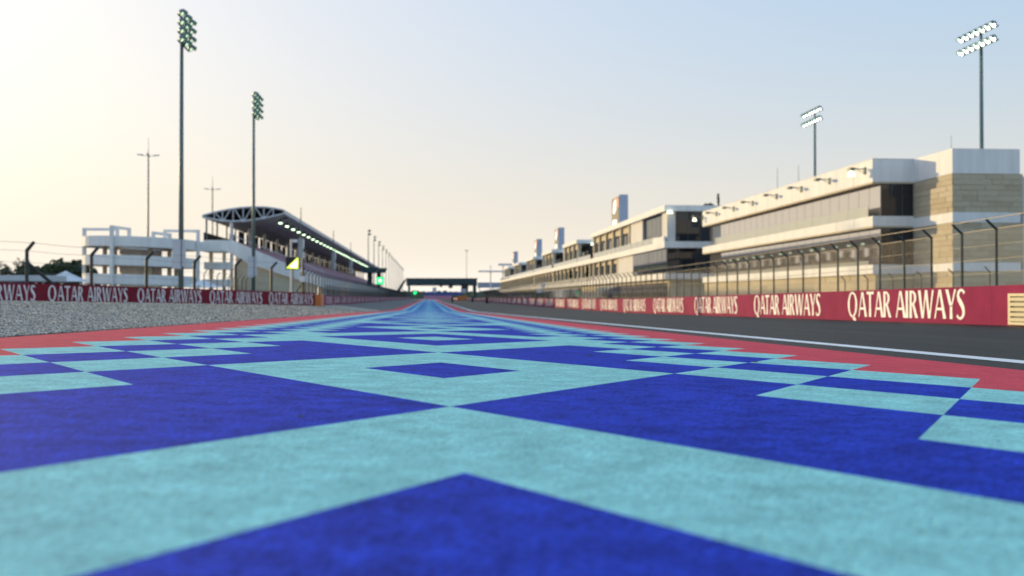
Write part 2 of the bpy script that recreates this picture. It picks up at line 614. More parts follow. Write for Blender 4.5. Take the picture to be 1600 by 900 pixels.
me = bpy.data.meshes.new('gravel_stones')
me.vertices.add(len(allv)); me.vertices.foreach_set('co', allv.ravel())
me.loops.add(allf.size); me.loops.foreach_set('vertex_index', allf.ravel().astype(np.int32))
me.polygons.add(len(allf)); me.polygons.foreach_set('loop_start', np.arange(0, allf.size, 3, dtype=np.int32))
me.update(calc_edges=True)


def gravel_mat():
    m = bpy.data.materials.new('gravel_stone_mix')
    m.use_nodes = True
    n, l = m.node_tree.nodes, m.node_tree.links
    g = n.new('ShaderNodeNewGeometry')
    r = n.new('ShaderNodeValToRGB')
    r.color_ramp.elements[0].color = (0.12, 0.11, 0.10, 1)
    r.color_ramp.elements[1].color = (0.88, 0.75, 0.61, 1)
    e = r.color_ramp.elements.new(0.35); e.color = (0.42, 0.35, 0.29, 1)
    e = r.color_ramp.elements.new(0.8); e.color = (0.62, 0.52, 0.42, 1)
    l.new(g.outputs['Random Per Island'], r.inputs[0])
    b = n['Principled BSDF']
    l.new(r.outputs[0], b.inputs['Base Color'])
    b.inputs['Roughness'].default_value = 0.85
    return m


me.materials.append(gravel_mat())
o = bpy.data.objects.new('gravel', me)
COL.objects.link(o)
setp(o, 'loose grey gravel stones covering the run-off trap', 'gravel', kind='stuff')


# ------------------------------------------------------------------ lettering
def glyphs(bold):
    G = {}

    def st(x0, y0, x1, y1, w0, w1, mid=0.86):
        xm, ym = (x0 + x1) / 2, (y0 + y1) / 2
        w0 *= bold; w1 *= bold
        wm = (w0 + w1) / 2 * mid
        return [[(x0 - w0 / 2, y0), (x0 + w0 / 2, y0), (xm + wm / 2, ym), (xm - wm / 2, ym)],
                [(xm - wm / 2, ym), (xm + wm / 2, ym), (x1 + w1 / 2, y1), (x1 - w1 / 2, y1)]]

    def arc(cx, cy, rx, ry, a0, a1, wthin, wthick, n=20, wrap=1.0):
        out = []
        prev = None
        for k in range(n + 1):
            a = math.radians(a0 + (a1 - a0) * k / n)
            w = wthin + (wthick - wthin) * abs(math.cos(a)) ** 1.3
            o_ = (cx + (rx) * math.cos(a), cy + ry * math.sin(a))
            i_ = (cx + (rx - w) * math.cos(a), cy + (ry - w * 0.55 - wthin * 0.4) * math.sin(a))
            if prev: out.append([prev[1], prev[0], o_, i_])
            prev = (o_, i_)
        return out

    def rib(pts):
        """ribbon with a width at every centre point (x, y, w)"""
        out = []; prev = None
        for k, (x, y, w) in enumerate(pts):
            x0, y0, _ = pts[max(0, k - 1)]; x1, y1, _ = pts[min(len(pts) - 1, k + 1)]
            dx, dy = x1 - x0, y1 - y0; L = math.hypot(dx, dy) or 1
            nx, ny = -dy / L, dx / L
            w *= 1.2
            cur = ((x + nx * w / 2, y + ny * w / 2), (x - nx * w / 2, y - ny * w / 2))
            if prev: out.append([prev[0], prev[1], cur[1], cur[0]])
            prev = cur
        return out

    G['A'] = (0.80, st(0.05, 0, 0.37, 1, .075, .09) + st(0.75, 0, 0.42, 1, .18, .12, .95) + [[(.2, .29), (.6, .29), (.58, .38), (.22, .38)]])
    G['T'] = (0.66, st(.33, 0, .33, .93, .17, .15, .85) + [[(0, .90), (.33, .92), (.33, 1), (0, 1.02)], [(.33, .92), (.66, .90), (.66, 1.02), (.33, 1)]])
    G['I'] = (0.22, st(.11, 0, .11, 1, .19, .17, .8))
    bowl = arc(.20, .735, .36, .265, 90, -90, .08, .18)
    G['R'] = (0.66, st(.10, 0, .10, 1, .18, .15, .85) + [[(.16, .94), (.22, .94), (.22, 1), (.16, 1)], [(.16, .47), (.22, .47), (.22, .53), (.16, .53)]] + bowl + st(.60, 0, .30, .5, .19, .15, .95))
    G['Q'] = (1.02, arc(.49, .5, .49, .53, 0, 360, .085, .19, 40) + rib([(.46, .03, .07), (.58, -.02, .14), (.74, -.14, .15), (.90, -.24, .07)]))
    G['W'] = (1.16, st(.30, 0, .05, 1, .13, .17, .95) + st(.34, 0, .56, 1, .09, .09) + st(.80, 0, .58, 1, .13, .16, .95) + st(.84, 0, 1.10, 1, .09, .10))
    G['Y'] = (0.72, st(.36, .42, .07, 1, .15, .17, .95) + st(.39, .42, .66, 1, .09, .10) + st(.375, 0, .375, .46, .17, .14, .9))
    G['S'] = (0.56, rib([(.50, .86, .11), (.44, .935, .07), (.32, .97, .07), (.20, .945, .09), (.115, .87, .12), (.095, .76, .145), (.14, .66, .155),
                         (.25, .565, .165), (.36, .46, .165), (.44, .36, .16), (.465, .24, .145), (.43, .13, .12), (.34, .05, .09), (.22, .02, .07), (.10, .05, .07), (.03, .13, .11)]))
    return G


def set_word(bold, gap, gap_a, space):
    gl = glyphs(bold)
    out = []; cur = 0.0
    for ch in 'QATAR AIRWAYS':
        if ch == ' ':
            cur += space; continue
        wd, polys = gl[ch]
        for p in polys:
            out.append([(x + cur, y) for x, y in p])
        cur += wd + (gap_a if ch in 'AWY' else gap)
    return out, cur - gap


WORD, WORD_W = set_word(1.2, .09, .04, .36)


def banner(root, p0, p1, dirv, nrm, H, T, word=None, cap=0.72, zoff=0.0, panel='maroon', letter='letter', lift=0.13):
    """wall panel from p0 to p1 (plan points), facing nrm; word = (u0, u1) along the panel"""
    p0, p1 = Vector(p0), Vector(p1)
    L = (p1 - p0).length
    z0, z1 = g1(p0.x, p0.y) + zoff, g1(p1.x, p1.y) + zoff
    d = (p1 - p0).normalized(); nv = Vector(nrm)

    def P(u, v, n):
        q = p0 + d * u + nv * n
        return (q.x, q.y, z0 + (z1 - z0) * u / L + v)
    mb = MB()
    e = 0.004
    mb.hexa([P(e, -.05, -T), P(L - e, -.05, -T), P(L - e, -.05, 0), P(e, -.05, 0)][::-1], [P(e, H, -T), P(L - e, H, -T), P(L - e, H, 0), P(e, H, 0)][::-1])
    pn = mb.build('banner_panel', panel, root)
    if word:
        u0, u1 = word
        lb = MB()
        for k, poly in enumerate(WORD):
            lb.quad(*[P(u0 + (u1 - u0) * x / WORD_W, lift * H + cap * y, 0.006 + 0.0012 * (k % 5)) for x, y in poly])
        lb.build('lettering', letter, pn)
    return pn


# ------------------------------------------------------------------ trackside walls
WALL_H = 1.05
rw = thing('trackside_wall', 'maroon trackside wall with white airline lettering along the right of the track', 'wall', (15.0, 30.0, g1(15, 30)))
k = 0
y_near = 25.45
while y_near < 640:
    y_far = y_near + 10.35
    banner(rw, (15, y_far), (15, y_near), (0, -1), (-1, 0), WALL_H, 0.35, word=(1.20, 9.03), cap=0.85)
    y_near = y_far
banner(rw, (15, 25.45), (15, 15.1), (0, -1), (-1, 0), WALL_H, 0.35)
banner(rw, (15, 15.1), (15, 4.75), (0, -1), (-1, 0), WALL_H, 0.35)
# cream louvred vent
vz = g1(15, 23.5)
vent = thing('louvre_vent', 'cream louvred vent panel set against the maroon wall', 'vent', (14.9, 23.2, vz))
fr = MB()
fr.box(14.90, 14.985, 21.6, 24.55, vz + .02, vz + .09).box(14.90, 14.985, 21.6, 24.55, vz + .75, vz + .82)
fr.box(14.90, 14.985, 24.45, 24.551, vz + .09, vz + .75).box(14.90, 14.985, 21.599, 21.7, vz + .09, vz + .75)
fr.build('frame', 'grille', vent)
MB().box(14.97, 14.99, 21.7, 24.45, vz + .09, vz + .75).build('back_plate', 'mullion', vent)
sl = MB().hexa([(-.02, -1.375, 0), (.05, -1.375, .02), (.05, 1.375, .02), (-.02, 1.375, 0)], [(-.025, -1.375, .085), (.045, -1.375, .10), (.045, 1.375, .10), (-.025, 1.375, .085)]).mesh('slat', 'grille')
for k in range(5):
    place('slat', sl, vent, (14.915, 23.075, vz + .11 + k * .13))

LWA, LWB = Vector((-25, 60.6)), Vector((-10.45, 91.9))
LWD = (LWB - LWA).normalized(); LWN = (LWD.y, -LWD.x)
WORD, WORD_W = set_word(0.98, .14, .10, .42)
lw = thing('trackside_wall', 'maroon wall with white airline lettering behind the gravel trap', 'wall', (-18, 76, g1(-18, 76)))


def lwp(u):
    q = LWA + LWD * u
    return (q.x, q.y)


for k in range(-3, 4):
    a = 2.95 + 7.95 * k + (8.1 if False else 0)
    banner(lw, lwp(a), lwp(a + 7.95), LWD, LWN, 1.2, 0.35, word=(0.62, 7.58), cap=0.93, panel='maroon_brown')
banner(lw, lwp(2.95 + 7.95 * 4 - 0.02 - 0), lwp(34.0 + .95), LWD, LWN, WALL_H, 0.35) if False else None
oz = g1(-10.3, 93.2)
ob = thing('barrier_block', 'orange ribbed plastic barrier block at the end of the maroon wall', 'barrier', (-10.3, 93.2, oz))
for k in range(4):
    z = oz + k * .27
    pr = [(-10.95, z), (-9.85, z), (-9.80, z + .05), (-9.80, z + .20), (-9.85, z + .25), (-10.95, z + .25)]
    MB().prism(pr, 'y', 92.4 + .02 * (k % 2), 94.3).build('tier', 'orange', ob)
fw = thing('trackside_wall', 'far purple-red lettered wall running in front of the grandstand', 'wall', (-10.6, 200, g1(-10.6, 200)))
y0 = 94.6
while y0 < 600:
    banner(fw, (-10.6, y0), (-10.6, y0 + 9.0), (0, 1), (1, 0), 0.98, 0.35, word=(0.8, 8.0), cap=0.76)
    y0 += 9.0


# ------------------------------------------------------------------ catch fences
def fence(label, pts, crank, hgt, tiplen, group, rails, radius=0.055, mesh_between=False, brace=(), cat='fence', post_mat='post', rail_mat='rail', rr=0.022, sag=0.0, meshmat='mesh_y'):
    """pts: post feet (x, y); crank: plan direction of the bent top"""
    cx, cy = crank
    r = thing('catch_fence', label, cat, (pts[0][0], pts[0][1], g1(*pts[0])), group)
    pm = MB()
    pm.tube((0, 0, -.3), (0, 0, hgt), radius, radius, 8)
    pm.tube((0, 0, hgt - .03), (cx * tiplen, cy * tiplen, hgt + tiplen * .85), radius, radius * .9, 8)
    pm.box(-radius * 1.8, radius * 1.8, -radius * 1.8, radius * 1.8, -.3, .04)
    pme = pm.mesh('post', post_mat)
    zs = []
    for (x, y) in pts:
        z = g1(x, y); zs.append(z)
        place('post', pme, r, (x, y, z))
    for hz_, fr_, thick in rails:
        pp = []
        for i_, ((x, y), z) in enumerate(zip(pts, zs)):
            pp.append((x + cx * tiplen * fr_, y + cy * tiplen * fr_, z + hz_ + tiplen * .85 * fr_))
            if sag and i_ < len(pts) - 1:
                x2, y2 = pts[i_ + 1]
                pp.append(((x + x2) / 2 + cx * tiplen * fr_, (y + y2) / 2 + cy * tiplen * fr_, (z + zs[i_ + 1]) / 2 + hz_ + tiplen * .85 * fr_ - sag))
        MB().path(pp, thick, 5).build('rail' if thick > .012 else 'cable', rail_mat if thick > .012 else 'cable', r)
    if mesh_between:
        mm = MB()
        for (a, b, za, zb) in zip(pts[:-1], pts[1:], zs[:-1], zs[1:]):
            mm.quad((a[0], a[1], za + .1), (b[0], b[1], zb + .1), (b[0], b[1], zb + hgt), (a[0], a[1], za + hgt))
        mm.build('wire_mesh', meshmat, r)
    for i_ in brace:
        x, y = pts[i_]
        bx_, by_ = LWD.x, LWD.y
        MB().tube((x + bx_ * .08, y + by_ * .08, zs[i_] + 2.45), (x + bx_ * 3.3 + .5, y + by_ * 3.3 - .5, zs[i_] + .1), .11, .12, 8).build('brace', post_mat, r)
    return r


rp = [(21.5, 23.9 + 2.45 * k) for k in range(0, 150)]
fence('tall catch fence with bent-topped posts along the pit lane behind the maroon wall', rp, (-1, 0), 3.45, 0.42, None,
      [(3.45, 0, .02), (3.45, 1, .02), (2.3, 0, .014), (1.2, 0, .014), (2.85, 0, .008), (1.75, 0, .008), (.9, 0, .008)], mesh_between=True)
p2 = [(33.0, 48 + 4.1 * k) for k in range(0, 8)]
fence('short inner fence with bent posts before the stone tower', p2, (-1, 0), 2.55, 0.32, None,
      [(2.5, 0, .012), (1.6, 0, .012), (.8, 0, .012)], radius=.05)
lp = [lwp(u) for u in (-12.9, -7.6, -2.6, 2.65, 8.0, 13.3, 18.6, 23.8, 28.9)]
nb = (-LWN[0] * .75, -LWN[1] * .75)
lp = [(x + nb[0], y + nb[1]) for x, y in lp]
fence('bent-topped catch fence with bare cables behind the gravel trap wall', lp, (LWN[0], LWN[1]), 3.25, 0.55, None,
      [(3.2, 1, .012), (3.2, 0, .010), (2.5, 0, .010), (1.9, 0, .010), (1.35, 0, .010)], radius=.115, brace=(3,), sag=.05)
lf = [(-12.0, 95 + 3.1 * k) for k in range(0, 150)]
fence('long catch fence with bent posts in front of the grandstand', lf, (1, 0), 3.1, 0.45, None,
      [(3.1, 0, .02), (3.1, 1, .014), (2.2, 0, .010), (1.3, 0, .010)], radius=.06, mesh_between=True)
lg = [(-22 - .3 * k, 100 + 4.5 * k) for k in range(0, 9)]
fence('set-back fence with bent posts near the light mast', lg, (.8, -.6), 3.0, 0.45, None,
      [(2.9, 0, .012), (2.0, 0, .012), (1.1, 0, .012)], radius=.055)
# low yellowish post-and-rail fence in front of the tents
lq = thing('post_fence', 'low straw-coloured post fence below the white tents', 'fence', (-43, 96, g1(-43, 96)))
pm = MB().box(-.09, .09, -.09, .09, -.2, 2.1).mesh('post', 'beige')
for k in range(13):
    x, y = -48 + 1.9 * k, 94 + 1.5 * k
    place('post', pm, lq, (x, y, g1(x, y)))
for h in (1.0, 1.85):
    MB().path([(-48, 94, g1(-48, 94) + h), (-25.2, 112, g1(-25, 112) + h)], .04, 4).build('rail', 'beige', lq)


# ------------------------------------------------------------------ light masts
def mast(name, base, H, facing, label, cat, group, box_z=None, lit='lamp', detail=True, rows=2, half=3.3, nl=7, rowgap=1.35):
    """mast with a two-row floodlight bar lying along the track; facing = +1 lamps look to +x"""
    x, y, z = base
    r = thing(name, label, cat, base, group)
    MB().tube((x, y, z - .3), (x, y, H - 2.2), .26, .16, 12).tube((x, y, H - 2.2), (x, y, H + .1), .16, .12, 10).build('pole', 'mast', r, True)
    MB().tube((x, y, z - .2), (x, y, z + .25), .55, .5, 12).build('base_plate', 'mast', r)
    if box_z:
        MB().box(x - .62, x + .12, y - .75, y - .3, z + box_z[0], z + box_z[1]).build('cabinet', 'truss', r)
        MB().box(x + .2, x + .5, y - .55, y - .25, z + box_z[0] + .2, z + box_z[1]).build('cabinet', 'truss', r)
    nl = nl if detail else 4
    for row in range(rows):
        zz = H - rowgap * row
        arm = MB().box(x + facing * .18 - .07, x + facing * .18 + .07, y - half, y + half, zz - .30, zz - .18).build('lamp_bar', 'mast', r)
        if not detail: arm['kind'] = 'stuff'
        hs = MB()
        # housing: shallow dish aimed down to the track, with visor
        n = 10
        dx = facing
        c0 = Vector((0, 0, 0)); axis = Vector((dx * .80, 0, -.60)).normalized()
        up = Vector((dx * .60, 0, .80)).normalized(); side = Vector((0, 1, 0))
        rings = [(-.24, .12), (-.10, .28), (.05, .36), (.17, .37)]
        for (d0, r0), (d1, r1) in zip(rings[:-1], rings[1:]):
            for q in range(n):
                a0, a1 = 2 * math.pi * q / n, 2 * math.pi * (q + 1) / n
                hs.quad(*[c0 + axis * dd + (side * math.cos(aa) + up * math.sin(aa)) * rr_ for dd, rr_, aa in ((d0, r0, a0), (d0, r0, a1), (d1, r1, a1), (d1, r1, a0))])
        for q in range(n // 2):
            a0, a1 = math.pi * q / (n // 2), math.pi * (q + 1) / (n // 2)
            hs.quad(*[c0 + axis * dd + (side * math.cos(aa) + up * math.sin(aa)) * .37 for dd, aa in ((.17, a0), (.17, a1), (.42, a1), (.42, a0))])
        hm = hs.mesh('lamp_housing', 'mast')
        ls = MB()
        ls.quad(*[c0 + axis * .10 + (side * math.cos(2 * math.pi * q / 12) + up * math.sin(2 * math.pi * q / 12)) * .345 for q in range(12)])
        lm = ls.mesh('lens', lit)
        for q in range(nl):
            yy = y - (half - .35) + 2 * (half - .35) * q / (nl - 1)
            hsg = place('lamp_housing', hm, r, (x + facing * .42, yy, zz + .05))
            place('lens', lm, hsg, (x + facing * .42, yy, zz + .05))
    return r


mast('light_mast', (55, 95, g1(55, 95)), 27.0, -1, 'tallest light mast with two bright lamp rows, behind the stone tower', 'light mast', 'stadium light masts', lit='lamp_hi')
mast('light_mast', (55, 138, g1(55, 138)), 27.0, -1, 'bright two-row light mast rising behind the long glass building', 'light mast', 'stadium light masts', lit='lamp_hi')
mast('light_mast', (-23, 95, g1(-23, 95)), 26.6, 1, 'tall light mast in front of the white spiral ramp', 'light mast', 'stadium light masts', box_z=(3.3, 6.0), lit='lamp_left', rows=4, half=2.1, nl=3, rowgap=.8)
mast('light_mast', (-22.7, 131.7, g1(-22.7, 132)), 26.6, 1, 'light mast standing before the near end of the grandstand roof', 'light mast', 'stadium light masts', box_z=(3.3, 6.0), lit='lamp_left', rows=4, half=2.1, nl=3, rowgap=.8)
ords = ['first', 'second', 'third', 'fourth', 'fifth', 'sixth', 'seventh', 'eighth', 'ninth', 'tenth', 'eleventh', 'twelfth', 'thirteenth', 'fourteenth']
proto = mast('far_light_mast', (-23.5, 392, g1(-23.5, 392)), 26.6, 1, 'nearest of the row of far masts past the grandstand roof', 'light mast', 'row of far light masts', detail=False)
for k in range(1, 14):
    copy_tree(proto, None, Vector((0.0, 40.0 * k, 0)), '%s mast in the far row beside the grandstand, counted from the nearest' % ords[k])


def cross_mast(base, H, label, s=1.0):
    x, y, z = base
    r = thing('lamp_pole', label, 'lamp pole', base, 'thin cross-headed poles')
    MB().tube((x, y, z), (x, y, H - 3.2), .22, .14, 8).tube((x, y, H - 3.2), (x, y, H), .07, .03, 6).build('pole', 'mast', r, True)
    for a in (0, 90, 180, 270):
        c_, s2 = math.cos(math.radians(a + 12)), math.sin(math.radians(a + 12))
        ar = MB().tube((x, y, H - 3.4), (x + c_ * 1.2, y + s2 * 1.2, H - 3.3), .05, .05, 5).build('arm', 'mast', r)
        MB().hexa([(x + c_ * .9 - s2 * .2, y + s2 * .9 + c_ * .2, H - 3.4), (x + c_ * .9 + s2 * .2, y + s2 * .9 - c_ * .2, H - 3.4), (x + c_ * 2.0 + s2 * .2, y + s2 * 2.0 - c_ * .2, H - 3.25), (x + c_ * 2.0 - s2 * .2, y + s2 * 2.0 + c_ * .2, H - 3.25)],
                  [(x + c_ * .9 - s2 * .2, y + s2 * .9 + c_ * .2, H - 3.15), (x + c_ * .9 + s2 * .2, y + s2 * .9 - c_ * .2, H - 3.15), (x + c_ * 2.0 + s2 * .2, y + s2 * 2.0 - c_ * .2, H - 3.1), (x + c_ * 2.0 - s2 * .2, y + s2 * 2.0 + c_ * .2, H - 3.1)]).build('lamp_head', 'truss', ar)
    return r


cross_mast((-52, 190, g1(-52, 190)), 30.2, 'thin pole with a cross-shaped lamp head beside the spiral ramp')
cross_mast((-52.6, 248, g1(-52.6, 248)), 30.2, 'thinner cross-headed pole above the back of the grandstand roof')
q = at(729, 391, along=900)
lp_ = thing('lightning_pole', 'hair-thin distant pole standing above the footbridge', 'pole', (q.x, q.y, -.8))
MB().tube((q.x, q.y, -.8), (q.x, q.y, q.z), .35, .18, 6).build('pole', 'mast', lp_)
MB().box(q.x - 1.6, q.x + 1.6, q.y - .3, q.y + .3, q.z - .6, q.z).build('lamp_head', 'mast', lp_)


# ------------------------------------------------------------------ spiral ramp
RC = Vector((-46.0, 164.0)); RZ = g1(-46, 164)
ramp = thing('spiral_ramp', 'white round spiral ramp with portal frames beside the grandstand', 'ramp', (RC.x, RC.y, RZ))
RO, RI = 8.6, 3.4


def ring(a0, a1, r0, r1, zf, h, n=40):
    mb = MB()
    for k in range(n):
        t0, t1 = a0 + (a1 - a0) * k / n, a0 + (a1 - a0) * (k + 1) / n
        b, t = [], []
        for tt, rr_ in ((t0, r0), (t0, r1), (t1, r1), (t1, r0)):
            x, y = RC.x + rr_ * math.cos(math.radians(tt)), RC.y + rr_ * math.sin(math.radians(tt))
            b.append((x, y, zf(tt))); t.append((x, y, zf(tt) + h))
        mb.hexa(b, t)
    return mb


for lev in range(4):
    zb = 2.25 + 2.9 * (lev - 1)
    zf = lambda tt, zb=zb: zb + .45 * (1 - math.cos(math.radians(tt))) / 2
    lvl = ring(-180, 180, RI, RO - .2, zf, .4).build('ramp_deck', 'white_ren2', ramp)
    ring(-180, 180, RO - .2, RO, zf, 1.55).build('outer_parapet', 'white_ren', lvl, False)
    ring(-180, 180, RI - .2, RI, zf, .9).build('inner_parapet', 'white_ren', lvl, False)
for a, topz in ((178, 11.6), (258, 11.4), (75, 11.3), (2, 11.4)):
    c_, s2 = math.cos(math.radians(a)), math.sin(math.radians(a))

    def R3(rad, side, z):
        return (RC.x + c_ * rad - s2 * side, RC.y + s2 * rad + c_ * side, z)

    def bar(r0, r1, w, z0, z1):
        return MB().hexa([R3(r0, -w, z0), R3(r1, -w, z0), R3(r1, w, z0), R3(r0, w, z0)], [R3(r0, -w, z1), R3(r1, -w, z1), R3(r1, w, z1), R3(r0, w, z1)])
    fr = bar(RO + .05, RO + .55, .24, RZ - .2, topz).build('portal_frame', 'white_ren', ramp)
    bar(RO - 5.1, RO - 4.65, .22, 8.6, topz).build('inner_leg', 'white_ren', fr)
    bar(RO - 4.64, RO + .04, .2, topz - .42, topz - .003).build('beam', 'white_ren', fr)
for a in (30, 100, 150, 215, 300, 335):
    x, y = RC.x + 5.6 * math.cos(math.radians(a)), RC.y + 5.6 * math.sin(math.radians(a))
    MB().tube((x, y, RZ), (x, y, 8.4), .35, .35, 10).build('column', 'beige', ramp, True)
MB().tube((RC.x, RC.y, RZ), (RC.x, RC.y, 8.0), 3.2, 3.2, 24).build('core', 'white_ren2', ramp, True)
MB().box(RC.x + 8.62, -34.2, 168, 174.5, 8.1, 8.4).build('link_bridge', 'white_ren2', ramp)
MB().box(RC.x + 8.3, -34.2, 167.8, 168, 8.1, 9.7).build('link_parapet', 'white_ren', ramp)
for zz in (2.3, 5.2):
    MB().box(RC.x + 8.62, -33.0, 170, 174.5, zz, zz + .25).build('landing', 'white_ren2', ramp)
    MB().box(RC.x + 8.62, -33.0, 169.8, 170, zz, zz + 1.2).build('landing_parapet', 'white_ren', ramp)
for xx in (-36.8, -34.6):
    MB().box(xx, xx + .5, 171, 171.5, RZ, 8.1).build('column', 'beige', ramp)

# ------------------------------------------------------------------ grandstand
GS0, GS1 = 175.0, 525.0
gzb = g1(-28, 200)
gs = thing('grandstand', 'long covered grandstand with curved white truss roof and a row of lit lamps', 'grandstand', (-28, GS0, gzb))
top = [(-38.7, 14.6), (-36.8, 15.15), (-34.5, 15.65), (-32.5, 15.95), (-30.3, 16.12), (-28.2, 16.1), (-26.5, 15.9), (-25.0, 15.6)]
bot = [(-38.5, 14.25), (-36.5, 13.85), (-34.0, 13.62), (-31.5, 13.72), (-29.0, 14.1), (-27.0, 14.5), (-25.1, 14.95)]
MB().sheet(top, GS0, GS1).build('roof_skin', 'roof', gs)
MB().sheet([(x, z + .02) for x, z in bot], GS0 + .05, GS1).build('soffit', 'soffit', gs)
MB().box(-25.15, -24.85, GS0, GS1, 14.93, 15.63).build('roof_edge_beam', 'truss', gs)
MB().box(-38.85, -38.55, GS0, GS1, 14.2, 14.7).build('rear_edge_beam', 'truss', gs)
MB().path([(x, GS0 - .1, z) for x, z in top], .16, 6).build('truss_chord', 'truss', gs)
MB().path([(x, GS0 - .1, z) for x, z in bot], .16, 6).build('truss_chord', 'truss', gs)


def zi(poly, x):
    return float(np.interp(x, [p[0] for p in poly], [p[1] for p in poly]))


webs = [(-36.8, -36.8), (-35.4, -35.4), (-33.6, -33.6), (-31.9, -31.9), (-30.1, -30.1), (-28.4, -28.4), (-26.8, -26.8),
        (-36.7, -35.5), (-34.0, -35.2), (-33.4, -32.1), (-30.4, -31.7), (-29.9, -28.6), (-26.9, -28.2)]
for xt, xb in webs:
    MB().tube((xt, GS0 - .1, zi(top, xt)), (xb, GS0 - .1, zi(bot, xb)), .10, .10, 6).build('truss_web', 'truss', gs)
for x in (-35.3, -32.0, -28.5):
    MB().box(x - .35, x + .35, GS0 - .25, GS0 + .05, zi(bot, x) - .15, zi(bot, x) + .3).build('gusset', 'truss', gs)
MB().box(-38.2, -25.3, GS0 + 6, GS0 + 6.1, 14.6, 14.9).build('inner_purlin', 'dark', gs)
colm = MB().tube((0, 0, 9.6), (0, 0, 14.25), .16, .16, 8).mesh('column', 'steel')
y = GS0 + .4
while y < GS1:
    place('column', colm, gs, (-38.2, y, 0))
    y += 8.6
colm2 = MB().tube((0, 0, 0), (0, 0, 13.6), .32, .28, 10).mesh('column', 'truss')
y = GS0 + .2
while y < GS1:
    place('column', colm2, gs, (-33.9, y, 0))
    y += 17.2
# rear wall, deck, raked terrace
MB().box(-38.6, -38.4, GS0, GS1, 10.2, 11.7).build('rear_parapet', 'dark', gs)
scr = MB().box(-.06, .06, -2.9, 2.9, 11.71, 13.95).mesh('rear_screen', 'dark')
y = GS0 + 34
while y < GS1 - 5:
    place('rear_screen', scr, gs, (-38.45, y, 0)); y += 8.6
blk = MB().box(-.35, .35, -1.3, 1.3, 10.2, 12.6).mesh('kiosk', 'concrete')
y = GS0 + 20
k = 0
while y < GS1:
    place('kiosk', blk, gs, (-37.6, y, (k * 37 % 5) * -.15))
    y += 21; k += 1
MB().box(-38.6, -33.7, GS0, GS1, 9.7, 10.2).build('rear_deck', 'concrete', gs)
NR = 15
for r_ in range(NR):
    x1 = -33.7 + r_ * 1.06; z1 = 9.95 - r_ * .49
    st_ = MB().box(x1, x1 + 1.058, GS0 + .3, GS1, z1 - 1.2, z1 - .45).build('terrace_step', 'concrete', gs)
    MB().box(x1 + .15, x1 + .55, GS0 + 2, GS1 - 1, z1 - .44, z1 - .02).box(x1 + .02, x1 + .14, GS0 + 2, GS1 - 1, z1 - .44, z1 + .35).build('seat_row', 'seat', st_)
# end wall along the rake
MB().prism([(-38.6, 10.35), (-38.6, 8.6), (-34.5, 8.4), (-31.0, 6.3), (-24.6, 4.2), (-17.9, 2.1), (-17.9, 3.9), (-24.6, 6.4), (-33.7, 10.35)][::-1], 'y', GS0 - .2, GS0 + .1).build('end_wall', 'white_ren', gs)
MB().tube((-33.7, GS0 - .3, 11.2), (-18, GS0 - .3, 4.9), .07, .07, 6).build('handrail', 'truss', gs)
MB().box(-18.2, -17.9, GS0 + .12, GS1, 2.0, 3.9).build('front_parapet', 'white_ren', gs)
MB().box(-19.2, -18.9, GS0 + 3, GS1, gzb - .3, 2.3).build('undercroft_wall', 'beige', gs)
MB().prism([(-33.2, gzb - .3), (-19.3, gzb - .3), (-19.3, 2.6), (-31, 6.4), (-33.2, 7.6)], 'y', GS0 + .4, GS0 + .7).build('undercroft_side_wall', 'beige', gs)
pl = MB().box(-.4, .4, -.4, .4, -1.2, 2.0).mesh('pier', 'concrete')
y = GS0 + 1
while y < GS1:
    place('pier', pl, gs, (-18.3, y, 0)); y += 9.5
# hanging lamps
lh = MB().tube((0, 0, .62), (0, 0, .12), .16, .42, 10).tube((0, 0, .6), (0, 0, 1.0), .05, .05, 5)
lhm = lh.mesh('lamp_housing', 'dark')
lens_me = MB().tube((0, 0, .11), (0, 0, -.10), .36, .27, 12).mesh('lens', 'lamp')
y = GS0 + 7
k = 0
while y < GS1 - 4:
    zz = zi(bot, -26.6) - .75
    h = place('lamp_housing', lhm, gs, (-26.6, y, zz))
    place('lens', lens_me, h, (-26.6, y, zz))
    y += 8.4
# loudspeaker stacks on masts
spm = MB().box(-.35, .35, -.5, .5, -1.9, 1.9).mesh('speaker_stack', 'concrete')
spf = MB().box(.352, .50, -.45, .45, .3, 1.8).box(.352, .50, -.45, .45, -1.8, -.3).mesh('speaker_cone', 'white_ren')
for px, py in ((470, 391), (521, 408), (548, 417)):
    q = at(px, py, lateral=-20.5)
    s_o = place('speaker_stack', spm, gs, q)
    place('speaker_cone', spf, s_o, q)
    MB().tube((q.x, q.y, q.z + 1.9), (q.x, q.y, 15.0), .08, .08, 6).build('hanger', 'steel', gs)
# far wing roofs at the end of the stand
for px in (578, 592):
    q = at(px, 423, lateral=-19.5)
    kk = thing('commentary_canopy', 'small dark flat canopy at the far end of the grandstand, %s' % ('left of the two' if px == 578 else 'right of the two'), 'canopy', (q.x, q.y, g1(-19.5, 400)))
    MB().prism([(q.x - 2.8, q.z + .9), (q.x - 2.2, q.z - .7), (q.x + 2.2, q.z - .7), (q.x + 3.1, q.z + .9)], 'y', q.y - 6, q.y + 6).build('roof', 'bridge', kk)
    MB().box(q.x - .8, q.x + .8, q.y - .8, q.y + .8, g1(-19.5, 400), q.z - .7).build('stem', 'bridge', kk)


# ------------------------------------------------------------------ signals on the left
def signal(name, label, q, w, h, post_foot, face, extra=None):
    r = thing(name, label, 'signal', (q.x, q.y, post_foot))
    MB().tube((q.x, q.y + .15, post_foot - .2), (q.x, q.y + .15, q.z + h * .4), .07, .07, 8).build('post', 'steel', r)
    b = MB().box(q.x - w / 2, q.x + w / 2, q.y - .12, q.y + .08, q.z - h / 2, q.z + h / 2).build('panel', 'black', r)
    return r, b


